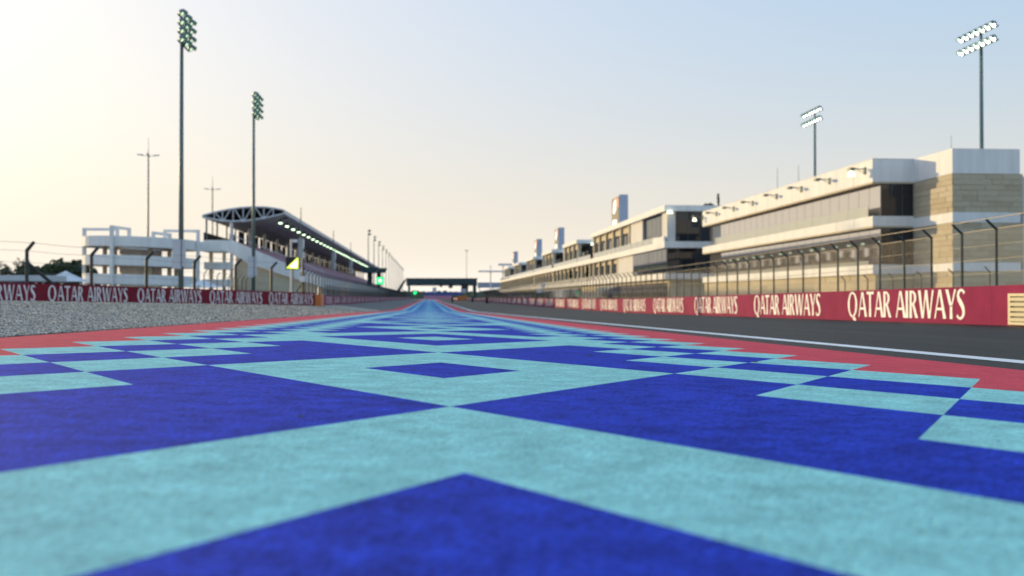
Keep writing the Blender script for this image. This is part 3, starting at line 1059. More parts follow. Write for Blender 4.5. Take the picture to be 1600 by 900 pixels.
q = at(457, 411.5, lateral=-12.6)
sg, pb = signal('trackside_signal', 'square trackside light panel showing a bright yellow triangle', q, 1.22, 1.16, g1(-12.6, 95), 'led_yellow')
yf = q.y - .125
MB().quad((q.x - .56, yf, q.z - .46), (q.x + .54, yf, q.z - .51), (q.x + .56, yf, q.z + .51), (q.x + .43, yf, q.z + .51)).build('lit_triangle', 'led_yellow', pb)
MB().quad((q.x - .28, yf - .004, q.z - .34), (q.x + .40, yf - .004, q.z - .38), (q.x + .43, yf - .004, q.z + .32)).build('lit_core', 'led_white', pb)
sp = thing('speaker_pole', 'short grey pole with white speaker above the yellow light panel', 'speaker', (q.x - .2, q.y + 6, g1(-11.9, 96)))
q2 = at(455, 385, lateral=-14.2)
MB().tube((q2.x, q2.y, g1(-14.2, 106)), (q2.x, q2.y, q2.z + .75), .10, .09, 8).build('pole', 'truss', sp)
MB().box(q2.x + .11, q2.x + .62, q2.y - .2, q2.y + .2, q2.z + .42, q2.z + .72).build('speaker', 'white_ren', sp)
q3 = at(473, 436, lateral=-11.3)
mb_ = thing('junction_box', 'small white box on the fence post past the yellow panel', 'box', (q3.x, q3.y, g1(-11.3, 97)))
MB().box(q3.x - .2, q3.x + .2, q3.y - .15, q3.y + .15, q3.z - .25, q3.z + .25).build('case', 'white_ren', mb_)
MB().tube((q3.x, q3.y + .2, g1(-11.3, 97)), (q3.x, q3.y + .2, q3.z + 1.9), .12, .10, 8).build('post', 'post', mb_)
MB().tube((q3.x - .1, q3.y + .1, q3.z - .4), (q3.x - 1.2, q3.y - .8, g1(-11.3, 97)), .06, .06, 6).build('brace', 'post', mb_)
q = at(594, 438.5, lateral=-9.7)
sg, pb = signal('trackside_signal', 'glowing green signal panel over the far grandstand fence', q, 1.5, 1.5, g1(-9.7, q.y), 'led_green')
MB().quad((q.x - .66, q.y - .125, q.z - .66), (q.x + .66, q.y - .125, q.z - .66), (q.x + .66, q.y - .125, q.z + .66), (q.x - .66, q.y - .125, q.z + .66)).build('lit_face', 'led_green', pb)
MB().quad((q.x - .25, q.y - .129, q.z - .25), (q.x + .25, q.y - .129, q.z - .25), (q.x + .25, q.y - .129, q.z + .25), (q.x - .25, q.y - .129, q.z + .25)).build('lit_core', 'led_white', pb)
q = at(648.5, 457.5, along=540)
sg, pb = signal('trackside_signal', 'round distant green light just under the footbridge', q, 1.9, 1.9, g1(q.x, q.y), 'led_green')
MB().quad(*[(q.x + .9 * math.cos(a * math.pi / 6), q.y - .125, q.z + .9 * math.sin(a * math.pi / 6)) for a in range(12)]).build('lit_face', 'led_green', pb)


# ------------------------------------------------------------------ trees and tents on the left
def tree(label, x, y, h, r, mname, n=2600, group=None, dens=1.0):
    z = g1(x, y)
    t = thing('tree', label, 'tree', (x, y, z), group)
    tr = MB().tube((x, y, z - .3), (x + .2, y, z + h * .45), .32, .2, 8)
    for k in range(6):
        a = k * 1.05 + .3
        tr.tube((x + .1, y, z + h * (.25 + .03 * k)), (x + math.cos(a) * r * .6, y + math.sin(a) * r * .6, z + h * (.5 + .05 * k)), .12, .04, 5)
    tr.build('trunk', 'bark', t)
    rng = np.random.default_rng(int(abs(x * 31 + y)))
    nc = 16
    cs = []
    for k in range(nc):
        a = rng.random() * 6.283; rr_ = r * math.sqrt(rng.random()) * .85
        zz = h * (.32 + .55 * rng.random() * (1 - .35 * rr_ / r))
        cs.append((x + rr_ * math.cos(a), y + rr_ * math.sin(a), z + zz, r * (.22 + .22 * rng.random())))
    vs = []
    for k in range(n):
        cx, cy, cz, cr = cs[rng.integers(nc)]
        d = rng.normal(size=3); d /= np.linalg.norm(d)
        p = np.array((cx, cy, cz)) + d * cr * (.45 + .6 * rng.random()) * np.array((1, 1, .85))
        s = .16 + .22 * rng.random()
        a, b = rng.normal(size=3), rng.normal(size=3)
        a /= np.linalg.norm(a); b -= a * (a @ b); b /= np.linalg.norm(b)
        vs += [p - a * s - b * s * .5, p + a * s * .2 - b * s, p + a * s + b * s * .6, p - a * s * .1 + b * s]
    me = bpy.data.meshes.new('crown')
    vs = np.array(vs) - np.array((x, y, z))
    me.from_pydata(vs.tolist(), [], [(4 * k, 4 * k + 1, 4 * k + 2, 4 * k + 3) for k in range(n)])
    me.materials.append(M[mname])
    o = bpy.data.objects.new('crown', me); COL.objects.link(o); o.parent = t
    return t


for px, top_, al, r, mn, lab in ((104, 404, 230, 6.6, 'leaf', 'largest dark round tree beside the spiral ramp'), (126, 411, 238, 4.6, 'leaf', 'dark tree tucked against the leftmost ramp column'),
                                 (60, 411, 240, 4.2, 'leaf', 'small dark tree behind the braced fence post'), (30, 407, 245, 5.6, 'leaf2', 'pale sparse tree left of the braced fence post'),
                                 (84, 418, 250, 3.0, 'leaf', 'low dark bushy tree between braced post and round tree'), (8, 417, 240, 2.6, 'leaf2', 'small pale tree at the left edge of the row')):
    q = at(px, top_, along=al)
    tree(lab, q.x, q.y, (q.z - g1(q.x, q.y)) * 1.12, r, mn, 5200 if mn == 'leaf' else 2400, 'trees beyond the fence')


def tent(label, q, w, d, eave, peak):
    z = g1(q.x, q.y)
    t = thing('tent', label, 'tent', (q.x, q.y, z), 'white tents beyond the fence')
    cv = MB(); n = 8
    prof_ = [(1.0, eave), (.55, eave + (peak - eave) * .33), (.22, eave + (peak - eave) * .70), (.0, peak)]
    cor = [(-w / 2, -d / 2), (w / 2, -d / 2), (w / 2, d / 2), (-w / 2, d / 2)]
    for (f0, z0), (f1, z1) in zip(prof_[:-1], prof_[1:]):
        for k in range(4):
            a, b = cor[k], cor[(k + 1) % 4]
            pts = [(q.x + a[0] * f0, q.y + a[1] * f0, z + z0), (q.x + b[0] * f0, q.y + b[1] * f0, z + z0), (q.x + b[0] * f1, q.y + b[1] * f1, z + z1), (q.x + a[0] * f1, q.y + a[1] * f1, z + z1)]
            cv.quad(*(pts if f1 > 0 else pts[:3]))
    cv.build('canopy', 'tent', t)
    for a in cor:
        MB().tube((q.x + a[0] * .98, q.y + a[1] * .98, z), (q.x + a[0] * .98, q.y + a[1] * .98, z + eave), .07, .07, 6).build('leg', 'truss', t)
    return t


tent('white peaked tent below the dark round tree', at(103, 440, along=150), 6.2, 6.0, 3.0, 4.6)
tent('low white peaked tent at the foot of the grandstand end wall', at(318, 448, along=150), 5.0, 5.0, 2.2, 3.4)
q = at(32, 437, along=140)
sh = thing('shelter', 'long flat pale canopy behind the left end of the fence', 'shelter', (q.x, q.y, g1(q.x, q.y)))
MB().box(q.x - 9, q.x + 5, q.y - 3, q.y + 3, q.z - .25, q.z + .55).build('roof', 'truss', sh)
for dx in (-8, -4, 0, 4):
    MB().box(q.x + dx - .12, q.x + dx + .12, q.y - 2.8, q.y - 2.56, g1(q.x, q.y), q.z - .25).build('leg', 'concrete', sh)
MB().box(q.x - 8.5, q.x + 4.5, q.y + 2, q.y + 2.2, g1(q.x, q.y), q.z - .3).build('back_wall', 'dark', sh)
MB().box(q.x - .3, q.x + 1.4, q.y - 2.9, q.y - 2.7, q.z - 1.5, q.z - .4).build('blue_banner', 'board_blue', sh)


# ------------------------------------------------------------------ footbridge and far end
B0 = at(635, 440, along=600); B1 = at(745, 440, along=600)
br_ = thing('footbridge', 'dark covered footbridge spanning the far end of the straight', 'bridge', ((B0.x + B1.x) / 2, 600, g1(0, 600)))
MB().box(B0.x, B1.x, 597, 603, 7.6, 11.6).build('deck_box', 'bridge', br_)
MB().box(B0.x - .8, B1.x + .4, 596.6, 603.4, 11.61, 12.1).build('roof', 'bridge', br_)
for k in range(9):
    xx = B0.x + 1.5 + k * (B1.x - B0.x - 3) / 8
    MB().box(xx - .12, xx + .12, 596.75, 596.99, 7.7, 11.5).build('rib', 'mullion', br_)
for xx, w in ((B0.x + 1, 1.3), (B1.x - 2.4, 2.0), (B1.x - 6.5, 1.2)):
    MB().box(xx, xx + w, 598, 602, -1.4, 7.6).build('pier', 'bridge', br_)
MB().hexa([(B0.x - 9, 598, -.4), (B0.x - 6.6, 598, -.4), (B0.x - 6.6, 602, -.4), (B0.x - 9, 602, -.4)], [(B0.x - 1.4, 598, 11), (B0.x - .1, 598, 11), (B0.x - .1, 602, 11), (B0.x - 1.4, 602, 11)]).build('stair_flight', 'bridge', br_)
for px, py, w, h in ((689, 445.5, 1.6, 2.4), (704, 446.5, 2.4, 3.0), (726, 447, 4.2, 3.4)):
    q = at(px, py, along=599)
    MB().box(q.x - w / 2, q.x + w / 2, 595.6, 596.7, q.z - h / 2, q.z + h / 2).build('gantry_box', 'black', br_)
q = at(770, 445.5, along=590)
gb = thing('gantry_board', 'purple-grey board on legs beside the right end of the footbridge', 'board', (q.x, q.y, g1(q.x, q.y)))
MB().box(q.x - 9, q.x + 5, q.y - .4, q.y + .4, q.z - 1.6, q.z + 1.6).build('board', 'sign_blue', gb)
for dx in (-8, 0, 4.5):
    MB().box(q.x + dx - .2, q.x + dx + .2, q.y - .3, q.y + .3, g1(q.x, q.y), q.z - 1.6).build('leg', 'steel', gb)
# banked hedge, blue board, pink boards beyond the last bend
hd = MB()
rr = np.random.default_rng(5)
xp = np.linspace(-40, 120, 81)
hh = 5.0 + rr.random(81) * 2.2
for a in range(80):
    hd.hexa([(xp[a], 905, -.8), (xp[a + 1], 905, -.8), (xp[a + 1], 930, -.8), (xp[a], 930, -.8)], [(xp[a], 907, hh[a]), (xp[a + 1], 907, hh[a + 1]), (xp[a + 1], 928, hh[a + 1]), (xp[a], 928, hh[a])])
setp(hd.build('hedge', 'hedge'), 'far low greenery closing the view under the footbridge', 'hedge', kind='stuff')
for (px0, px1, py0, py1, al, mn, nm, lab) in ((663, 722, 456, 461.5, 880, 'board_blue', 'barrier_board', 'wide blue board at the far end of the straight'),
                                              (662, 708, 462, 468, 760, 'pink', 'barrier_board', 'pale pink barrier below the far blue board'),
                                              (676, 682, 449, 457, 870, 'truss', 'barrier_board', 'small white panel standing above the far blue board'),
                                              (720, 728, 451, 457, 870, 'sign_blue', 'barrier_board', 'pale blue panel at the right end of the far blue board')):
    a_, b_ = at(px0, py0, along=al), at(px1, py1, along=al)
    bo = thing(nm, lab, 'board', ((a_.x + b_.x) / 2, al, g1(a_.x, al)))
    MB().box(a_.x, b_.x, al, al + .6, b_.z, a_.z).build('board', mn, bo)
    MB().box((a_.x + b_.x) / 2 - .4, (a_.x + b_.x) / 2 + .4, al + .61, al + 1.0, -1.6, a_.z - .2).build('post', 'steel', bo)
for px, al, w, h, lab in ((761, 225, .62, 1.45, 'black padded post nearest of three along the right wall'), (738, 300, .6, 1.7, 'black padded post middle of three along the right wall'), (707, 380, .8, 2.0, 'black padded post farthest of three, by the far bend')):
    q = at(px, 466, along=al)
    z = g1(q.x, al)
    po = thing('padded_post', lab, 'post', (q.x, al, z))
    MB().tube((q.x, al, z), (q.x, al, z + h), w / 2, w / 2 * .92, 12).build('pad', 'black', po, True)
    MB().tube((q.x, al, z + h), (q.x, al, z + h + .12), w / 2 * .5, w / 2 * .35, 10).build('cap', 'black', po)
for k, (px, al) in enumerate(((717, 420), (722, 415), (728, 400))):
    q = at(px, 467, along=al); z = g1(q.x, al)
    o_ = thing('barrier_block', 'small far orange barrier block by the right wall, %s of three' % ('leftmost', 'middle', 'rightmost')[k], 'barrier', (q.x, al, z), 'far orange blocks')
    for t_ in range(3):
        MB().box(q.x - .7, q.x + .7, al, al + 1.5, z + t_ * .62, z + t_ * .62 + .6).build('tier', 'orange', o_)


# ------------------------------------------------------------------ right: buildings
def stone_face(parent, axis, fixed, a0, a1, z0, z1, course, lens, rng, out):
    """running-bond stone slabs on a wall; axis 'x' or 'y' is the direction the courses run"""
    nz = max(1, round((z1 - z0) / course)); ch = (z1 - z0) / nz
    for k in range(nz):
        a = a0; first = True
        while a < a1 - .02:
            L = lens * (.7 + .6 * rng.random())
            if first: L *= .45 + .5 * (k % 2)
            first = False
            b = min(a1, a + L)
            if a1 - b < .35: b = a1
            pr = .02 + .05 * rng.random()
            za, zb = z0 + k * ch + .012, z0 + (k + 1) * ch - .012
            mb = MB()
            if axis == 'x':
                mb.box(a + .012, b - .012, fixed - out * pr if out > 0 else fixed, fixed if out > 0 else fixed - out * pr, za, zb)
            else:
                mb.box(fixed - pr, fixed, a + .012, b - .012, za, zb)
            mb.build('stone', ('stone1', 'stone2', 'stone3', 'stone1')[rng.integers(4)], parent)
            a = b


rng = np.random.default_rng(21)
TZ = g1(45, 82)
tw = thing('stone_tower', 'sandstone-clad corner tower with white bands at the end of the building', 'building', (47, 82, TZ))
TX0, TX1, TY0, TY1 = 43.9, 49.75, 80.2, 92.0
MB().box(TX0, TX1, TY0, TY1, TZ - .5, 13.0 - 2.1).build('core_wall', 'joint', tw)
for z0, z1 in ((10.9, 13.0), (6.78, 7.64), (2.69, 3.42)):
    MB().box(TX0 - .09, TX1 + (.0 if z0 > 10 else .05), TY0 - .09, TY1, z0, z1).build('white_band', 'white_ren', tw)
for z0, z1 in ((7.64, 10.9), (3.42, 6.78), (TZ, 2.69)):
    stone_face(tw, 'x', TY0, TX0, TX1 + .3, z0, z1, .46, 1.9, rng, 1)
    stone_face(tw, 'y', TX0, TY0, 86.9, z0, z1, .46, 1.9, rng, 1)
MB().box(TX1, TX1 + .3, TY0 + .01, TY1, TZ - .5, 10.9).build('side_fin', 'joint', tw)
MB().tube((44.2, 81, 13.0), (44.2, 81, 14.2), .03, .02, 5).build('aerial', 'steel', tw)

BZ = g1(41, 115)
bd = thing('glass_building', 'long cream building with a mirrored glass front and parapet floodlights', 'building', (41, 115, BZ))
BY0, BY1 = 86.9, 143.0
NPP = 14
for k in range(NPP):
    ya, yb = BY0 + (BY1 - BY0) * k / NPP, BY0 + (BY1 - BY0) * (k + 1) / NPP
    pr_ = .012 * ((k * 7) % 3)
    MB().box(40.0 - pr_, 43.88, ya + (.0 if k == 0 else .015), yb - .015, 10.95, 13.0).build('parapet_panel', 'white_ren', bd)
    MB().box(40.0 - pr_, 43.88, ya + (.0 if k == 0 else .012), yb - .012, 6.95, 7.85).build('slab_panel', 'white_ren', bd)
    MB().box(40.0 - pr_, 43.88, ya + (.0 if k == 0 else .012), yb - .012, 2.6, 3.45).build('slab_panel', 'white_ren', bd)
MB().box(40.06, 43.8, BY0 + .05, BY1 - .1, 12.2, 12.97).build('parapet_core', 'joint', bd)
MB().box(39.97, 43.9, BY0 - .03, BY1 + .03, 13.001, 13.05).build('coping', 'truss', bd)
MB().box(40.02, 43.88, BY0 + .02, BY1 - .02, 10.80, 10.948).build('parapet_soffit_trim', 'beige', bd)
MB().box(40.02, 43.88, BY0 + .02, BY1 - .02, 6.80, 6.948).build('slab_soffit_trim', 'beige', bd)
MB().box(43.89, 60, BY0 + 5.2, BY1, BZ - .5, 12.2).build('back_block', 'white_ren2', bd)
MB().box(40.3, 43.88, BY0 + .1, BY1 - .1, BZ - .5, 2.6).build('base_core', 'joint', bd)
GX = 40.85
NP = 24


def panes(parent, x, y0, y1, z0, z1, n, gmat, depth=.05, mull=.05):
    w = (y1 - y0) / n
    pm_ = MB().box(-depth / 2, depth / 2, -w / 2 + mull / 2, w / 2 - mull / 2, 0, z1 - z0).mesh('glass_pane', gmat)
    mm_ = MB().box(-depth / 2 - mull * .4, depth / 2, -mull / 2, mull / 2, 0, z1 - z0).mesh('mullion', 'mullion')
    for k in range(n):
        place('glass_pane', pm_, parent, (x, y0 + w * (k + .5), z0))
    for k in range(n + 1):
        place('mullion', mm_, parent, (x + .0, y0 + w * k, z0))


def panes_x(parent, y, x0, x1, z0, z1, n, gmat, depth=.05, mull=.05):
    w = (x1 - x0) / n
    pm_ = MB().box(-w / 2 + mull / 2, w / 2 - mull / 2, -depth / 2, depth / 2, 0, z1 - z0).mesh('glass_pane', gmat)
    mm_ = MB().box(-mull / 2, mull / 2, -depth / 2 - .05, depth / 2, 0, z1 - z0).mesh('mullion', 'mullion')
    for k in range(n):
        place('glass_pane', pm_, parent, (x0 + w * (k + .5), y, z0))
    for k in range(n + 1):
        place('mullion', mm_, parent, (x0 + w * k, y, z0))


panes(bd, GX, BY0 + .2, BY1 - 1.2, 7.86, 10.79, NP, 'glass', mull=.025)
panes(bd, GX, BY0 + .2, BY1 - 1.2, 3.46, 6.79, NP, 'glass', mull=.025)
# pale glass balustrades
bal = MB().box(-.03, .03, -2.2, 2.2, 0, .95).mesh('balustrade_panel', 'glass_pale')
for zz in (7.86, 3.46):
    y = BY0 + 3.4
    while y < BY1 - 4:
        place('balustrade_panel', bal, bd, (40.12, y, zz if zz > 5 else zz - .55)); y += 4.45
panes_x(bd, BY0 + .25, 40.9, 43.85, 7.86, 10.79, 3, 'glass_dark')
panes_x(bd, BY0 + .25, 40.9, 43.85, 3.46, 6.79, 3, 'glass_dark')
MB().box(41.2, 43.85, BY0 + .6, BY1 - 2, 6.0 - 2.5, 3.47).build('floor_plate', 'concrete', bd)
MB().box(43.2, 43.8, BY0 + 1, BY1 - 2, 3.5, 6.7).build('inner_wall', 'dark', bd)
MB().box(43.2, 43.8, BY0 + 1, BY1 - 2, 7.9, 10.7).build('inner_wall', 'dark', bd)
stone_face(bd, 'y', 40.3, BY0 + .1, BY1 - .1, BZ, 2.6, .62, 3.2, rng, 1)
stone_face(bd, 'x', BY0 + .1, 40.3, 43.85, BZ, 2.6, .62, 1.6, rng, 1)


def floodlight(parent, x, y, z, lit):
    f_ = MB().tube((x, y, z), (x - 1.5, y + .1, z + .15), .05, .04, 6).tube((x, y, z - .35), (x - 1.0, y, z + .08), .03, .03, 5).build('floodlight_arm', 'steel', parent)
    MB().box(x - 1.55, x - 1.1, y - .35, y + .35, z - .12, z + .12).build('floodlight_head', 'steel', f_)
    MB().box(x - .12, x - .001, y - .2, y + .2, z - .45, z + .2).build('wall_bracket', 'steel', f_)
    if lit:
        MB().tube((x - 1.3, y, z - .62), (x - 1.3, y, z - .16), .36 if lit > 1 else .2, .16 if lit > 1 else .14, 10).build('lens', 'lamp_warm', f_)


for px, lit in ((1352, 2), (1297, 0), (1253, 0), (1214, 0), (1177, 0), (1147, 0), (1120, 0), (1099, 2)):
    q = at(px, 300, lateral=40.0)
    floodlight(bd, 39.995, min(q.y, BY1 - .4), 12.25, lit)
for px, py0, py1 in ((1215, 262, 290), (1248, 258, 280)):
    q = at(px, py0, lateral=46)
    MB().tube((q.x, q.y, 12.0), (q.x, q.y, q.z), .05, .03, 5).build('aerial', 'steel', bd)

# ---- pit building: pavilion and repeated modules
PT = 36.0
PZ = g1(38, 250)
pv = thing('pavilion', 'glass corner pavilion with white roof slab beyond the mirrored building', 'building', (40, 152, PZ))
PY0, PY1 = 150.0, 220.0
MB().box(PT, 52, PY0, PY1, 13.75, 14.65).build('roof_slab', 'white_ren', pv)
MB().box(PT, 52, PY0, PY1, 8.1, 9.1).build('floor_slab', 'white_ren', pv)
MB().box(PT, 52, PY0, PY1, 3.3, 4.2).build('floor_slab', 'white_ren', pv)
MB().box(38.4, 51.5, PY0 + 6, PY1 - .2, PZ - .5, 13.7).build('inner_core', 'dark', pv)
panes_x(pv, PY0 + .8, 37.9, 47.8, 9.1, 13.74, 5, 'glass_dark')
panes_x(pv, PY0 + .8, 36.6, 47.8, 4.2, 8.09, 5, 'glass_dark')
MB().box(36.6, 37.88, PY0 + .7, PY0 + 4.0, 9.1, 13.74).build('corner_panel', 'white_ren2', pv)
panes(pv, 36.9, PY0 + 4.0, 168, 9.1, 13.74, 5, 'glass_dark')
MB().box(36.5, 37.4, 168, 178, 9.1, 13.74).build('wall_panel', 'white_ren2', pv)
panes(pv, 36.55, PY0 + .85, 176, 4.2, 8.09, 8, 'glass_dark')
MB().box(36.5, 37.4, 176, 190, 4.2, 8.09).build('wall_panel', 'white_ren2', pv)
panes(pv, 37.6, 178, 219, 9.1, 13.0, 10, 'glass_dark')
colw = MB().box(-.4, .4, -.5, .5, 0, 4.64).mesh('column', 'beige')
for y in (180, 188, 196, 204, 212, 219):
    place('column', colw, pv, (36.9, y, 9.1))
colx = MB().box(-.4, .4, -.5, .5, 0, 3.88).mesh('column', 'beige')
for y in (191, 198, 205, 212, 219):
    place('column', colx, pv, (36.9, y, 4.21))
panes(pv, 37.7, 190, 219, 4.2, 8.09, 8, 'glass_dark')
balw = MB().box(-.04, .04, -2.4, 2.4, 0, 1.0).mesh('balustrade_panel', 'glass_pale')
for k in range(12):
    place('balustrade_panel', balw, pv, (36.1, 158 + 5 * k, 9.105))
MB().box(37.2, 51, PY0 + 1, PY1, PZ - .4, 3.29).build('base_wall', 'beige', pv)
panes(pv, 37.05, PY0 + 3, PY1 - 2, PZ + .3, 2.8, 12, 'glass_dark')
MB().box(37.0, 37.25, 190.1, 219.5, 7.2, 8.09).build('lintel', 'beige', pv)
MB().box(36.5, 36.7, 190.1, 219.5, 4.21, 5.15).build('low_wall', 'white_ren2', pv)
MB().box(36.95, 37.2, 178.1, 219.5, 12.5, 13.74).build('lintel', 'beige', pv)
MB().box(36.0, 36.3, 150.5, 158, 9.1, 9.9).build('low_wall', 'white_ren', pv)
MB().tube((PT + .8, PY0 - .3, 13.35), (PT + .8, PY0 - .3, 13.74), .5, .3, 10).build('soffit_lamp', 'lamp_warm', pv)
# roof plants behind the pavilion edge
t = tree('narrow pointed plant on the pavilion roof', 47.4, 160, 3.9, .22, 'leaf2', 260)
t.location.z = 14.65
t.scale = (0.5, 0.5, 0.85)
for k, (x, y) in enumerate(((45.6, 159), (49.2, 161))):
    t = tree('low roof shrub %s the narrow pointed plant' % ('left of' if k == 0 else 'right of'), x, y, 1.1, 0.9, 'leaf2', 300)
    t.location.z = 14.65

ORD = ['nearest', 'second', 'third', 'fourth', 'fifth', 'sixth']


def module(k, y0, length, roof_len):
    z = PZ
    r = thing('pit_building_bay', '%s terraced bay of the long white pit building beyond the pavilion' % ORD[k], 'building', (PT + 4, y0, z), 'pit building bays')
    y1 = y0 + length
    MB().box(PT, 50, y0, y0 + roof_len, 13.75, 14.65).build('roof_slab', 'white_ren', r)
    MB().box(43.0, 50, y0 + roof_len, y1, 12.9, 13.5).build('low_roof', 'white_ren2', r)
    MB().box(PT, 50, y0, y1 - .02, 8.1, 9.1).build('floor_slab', 'white_ren', r)
    MB().box(PT, 50, y0, y1 - .02, 3.3, 4.2).build('floor_slab', 'white_ren', r)
    MB().box(39.2, 49.5, y0 + .1, y1 - .03, z - .4, 8.09).build('inner_core', 'dark', r)
    MB().box(39.2, 49.5, y0 + .1, y0 + roof_len, 9.1, 13.7).build('upper_core', 'dark', r)
    MB().box(43.6, 49.5, y0 + roof_len + .01, y1 - .03, 9.1, 12.89).build('upper_core', 'dark', r)
    MB().box(37.2, 39.19, y0 + .1, y1 - .03, z - .4, 3.29).build('base_wall', 'beige', r)
    panes(r, 37.05, y0 + 1, y1 - 1, z + .3, 2.8, 8, 'glass_dark')
    panes(r, 38.9, y0 + .5, y0 + roof_len - .6, 9.11, 13.74, 6, 'glass_dark')
    panes(r, 43.4, y0 + roof_len + .4, y1 - .5, 9.11, 12.89, 6, 'glass_dark')
    panes(r, 38.9, y0 + .5, y1 - .5, 4.21, 8.09, 10, 'glass_dark')
    n = 7
    for q_ in range(n):
        yy = y0 + 1.2 + (length - 2.4) * q_ / (n - 1)
        place('column', colw if yy < y0 + roof_len - .5 else colx, r, (36.8 if yy < y0 + roof_len else 43.2, yy, 9.1 if yy < y0 + roof_len - .5 else 9.1))
        place('column', colx, r, (36.8, yy, 4.21))
    for q_ in range(int(length // 5)):
        place('balustrade_panel', balw, r, (36.1, y0 + 2.6 + 5 * q_, 9.105))
    MB().box(PT + .3, 39.1, y0 + roof_len - .5, y0 + roof_len - .02, 9.1, 13.74).build('fin_wall', 'white_ren', r)
    MB().box(37.0, 37.25, y0 + .2, y1 - .2, 7.2, 8.09).build('lintel', 'beige', r)
    MB().box(36.5, 36.7, y0 + .2, y1 - .2, 4.21, 5.15).build('low_wall', 'white_ren2', r)
    MB().box(36.95, 37.2, y0 + .2, y0 + roof_len - .6, 12.5, 13.74).build('lintel', 'beige', r)
    MB().tube((PT + 4, y0 - .25, 13.3), (PT + 4, y0 - .25, 13.74), .55, .4, 10).build('soffit_lamp', 'lamp_warm', r)
    return r


edges = [220.5, 241, 290.5, 343, 398, 452, 506]
MBG = thing('link_block', 'low link block between pavilion and the nearest pit building bay', 'building', (40, 230, PZ))
MB().box(PT, 50, 220.05, 240.9, 8.1, 9.1).build('floor_slab', 'white_ren', MBG)
MB().box(PT, 50, 220.05, 240.9, 3.3, 4.2).build('floor_slab', 'white_ren', MBG)
MB().box(43.0, 50, 220.05, 240.9, 12.9, 13.5).build('low_roof', 'white_ren2', MBG)
MB().box(39.2, 49.5, 220.1, 240.8, PZ - .4, 8.09).build('inner_core', 'dark', MBG)
MB().box(43.6, 49.5, 220.1, 240.8, 9.1, 12.89).build('upper_core', 'dark', MBG)
panes(MBG, 43.4, 220.6, 240.5, 9.11, 12.89, 5, 'glass_dark')
panes(MBG, 38.9, 220.6, 240.5, 4.21, 8.09, 5, 'glass_dark')
for yy in (224, 230, 236):
    place('column', colx, MBG, (36.8, yy, 4.21)); place('column', colx, MBG, (43.1, yy, 9.1))
for q_ in range(4):
    place('balustrade_panel', balw, MBG, (36.1, 223 + 5 * q_, 9.105))
MB().box(37.2, 39.19, 220.1, 240.8, PZ - .4, 3.29).build('base_wall', 'beige', MBG)
MB().box(37.0, 37.25, 220.2, 240.7, 7.2, 8.09).build('lintel', 'beige', MBG)
MB().box(36.5, 36.7, 220.2, 240.7, 4.21, 5.15).build('low_wall', 'white_ren2', MBG)
for k_, yy in enumerate((226.5, 252.0)):
    t = tree(('leafy climbing plant on the terrace of the low link block', 'leafy climbing plant on the terrace of the nearest pit building bay')[k_], 36.55, yy, 3.9, .8, 'leaf', 700)
    t.location.z = 4.2
for k in range(5):
    module(k, edges[k + 1], edges[k + 2] - edges[k + 1], 26.0)

# sign towers on the roofs
def sign_tower(label, y0, y1, z0, z1, detail):
    r = thing('sign_tower', label, 'sign tower', (41, y0, z0), 'roof sign towers')
    MB().box(40.0, 41.9, y0, y1, z0, z1).build('tower_body', 'sign_blue', r)
    pn = MB().box(39.93, 39.998, y0 + .25, y1 - .25, z0 + .3, z1 - .3).build('sign_panel', 'black', r)
    L = y1 - y0; H = z1 - z0

    def Y(u): return y1 - .25 - u * (L - .5)

    def poly(pts, m, nm):
        MB().quad(*[(39.925, Y(u), z0 + v * H) for u, v in pts]).build(nm, m, pn)
    poly([(.18, .55), (.40, .50), (.62, .62), (.60, .92), (.30, .86)], 'sign_white', 'emblem')
    poly([(.64, .70), (.88, .66), (.90, .90), (.66, .93)], 'sign_red', 'emblem_flash')
    poly([(.12, .18), (.70, .16), (.74, .32), (.16, .35)], 'sign_white', 'emblem_line')
    return r


for k, (yy, zb) in enumerate(((207, 14.66), (306, 14.66), (367, 14.66), (467, 14.66))):
    nm = ('nearest and largest lit sign tower on the pavilion roof', 'second sign tower along the pit building roofs', 'third sign tower along the pit building roofs', 'farthest small sign tower on the pit building roofs')[k]
    sign_tower(nm, yy, yy + 8.6, zb, 22.2, k == 0)
    if k == 3:
        pass
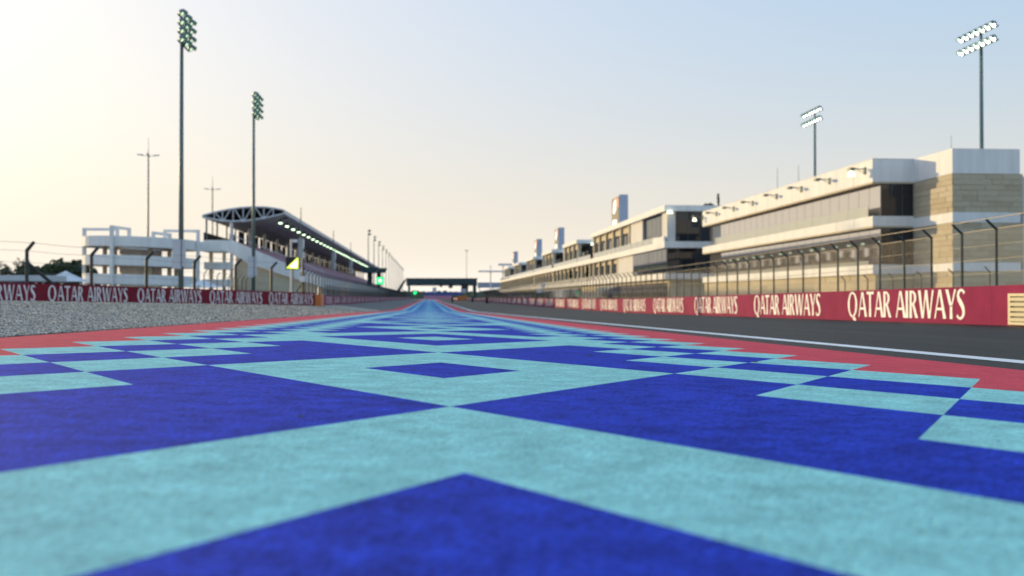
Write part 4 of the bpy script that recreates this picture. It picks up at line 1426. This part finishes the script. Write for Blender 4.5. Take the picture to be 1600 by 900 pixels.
# far control canopy
q = at(772, 424, along=560)
cc = thing('control_canopy', 'thin cream canopies stepping out at the far end of the pit building', 'canopy', (q.x, q.y, g1(q.x, q.y)))
MB().box(q.x - 9, q.x + 14, q.y - 5, q.y + 5, q.z - .3, q.z + .3).build('lower_roof', 'white_ren', cc)
MB().box(q.x + 2, q.x + 18, q.y - 5, q.y + 5, q.z + 3.4, q.z + 4.3).build('upper_roof', 'white_ren', cc)
for dx in (-2, 5, 12):
    MB().tube((q.x + dx, q.y, g1(q.x, q.y)), (q.x + dx, q.y, q.z + 3.4), .3, .3, 8).build('column', 'white_ren', cc)
MB().box(q.x - 6, q.x + 16, q.y - 3, q.y + 3, 1.5, 4.5).build('cabin', 'glass_dark', cc)
# small trackside cameras on the fence line
for k, (px, py) in enumerate(((843, 455), (849, 446))):
    q = at(px, py, lateral=20.8)
    kk = thing('camera_post', 'small white camera box on the pit fence, %s one' % ('lower' if k == 0 else 'upper'), 'camera', (q.x, q.y, g1(q.x, q.y)))
    MB().tube((q.x, q.y, g1(q.x, q.y)), (q.x, q.y, q.z), .07, .06, 6).build('post', 'steel', kk)
    MB().box(q.x - .35, q.x + .35, q.y - .4, q.y + .4, q.z - .3, q.z + .35).box(q.x - .15, q.x + .15, q.y - .6, q.y - .41, q.z - .12, q.z + .12).build('housing', 'white_ren', kk)


# ------------------------------------------------------------------ bits of rubber and chipped paint on the strip
rc = MB()
rg = np.random.default_rng(3)
spots_ = [(1180, 566, .030), (470, 652, .014), (920, 556, .022), (1398, 557, .03)]
for px, py, sz in spots_:
    a = (px - 800) / 1555.0; c = (465 - py) / 1555.0
    t_ = a * math.cos(YAW) + math.sin(YAW); s2 = -a * math.sin(YAW) + math.cos(YAW)
    k_ = CAM_H / -(c + .02 * t_ + .00996 * s2)
    x, y = t_ * k_, s2 * k_
    z = g1(x, y) + .003
    n = 7
    ang_ = [2 * math.pi * q / n for q in range(n)]
    rad = sz * (.6 + .8 * rg.random(n))
    base = [(x + 1.5 * rad[q] * math.cos(ang_[q]), y + rad[q] * math.sin(ang_[q]), z) for q in range(n)]
    topv = (x, y, z + sz * .35)
    for q in range(n):
        rc.quad(base[q], base[(q + 1) % n], topv)
for _ in range(24):
    x = -4.8 + 9.8 * rg.random(); y = 3 + 26 * rg.random() ** 1.3
    z = g1(x, y) + .003; sz = .002 + .005 * rg.random()
    b_ = [(x + sz * 1.4 * math.cos(a), y + sz * math.sin(a), z) for a in (0, 1.5, 3.1, 4.6)]
    for q in range(4):
        rc.quad(b_[q], b_[(q + 1) % 4], (x, y, z + sz * .5))
setp(rc.build('debris', 'black'), 'small dark rubber crumbs scattered over the painted strip', 'debris', kind='stuff')
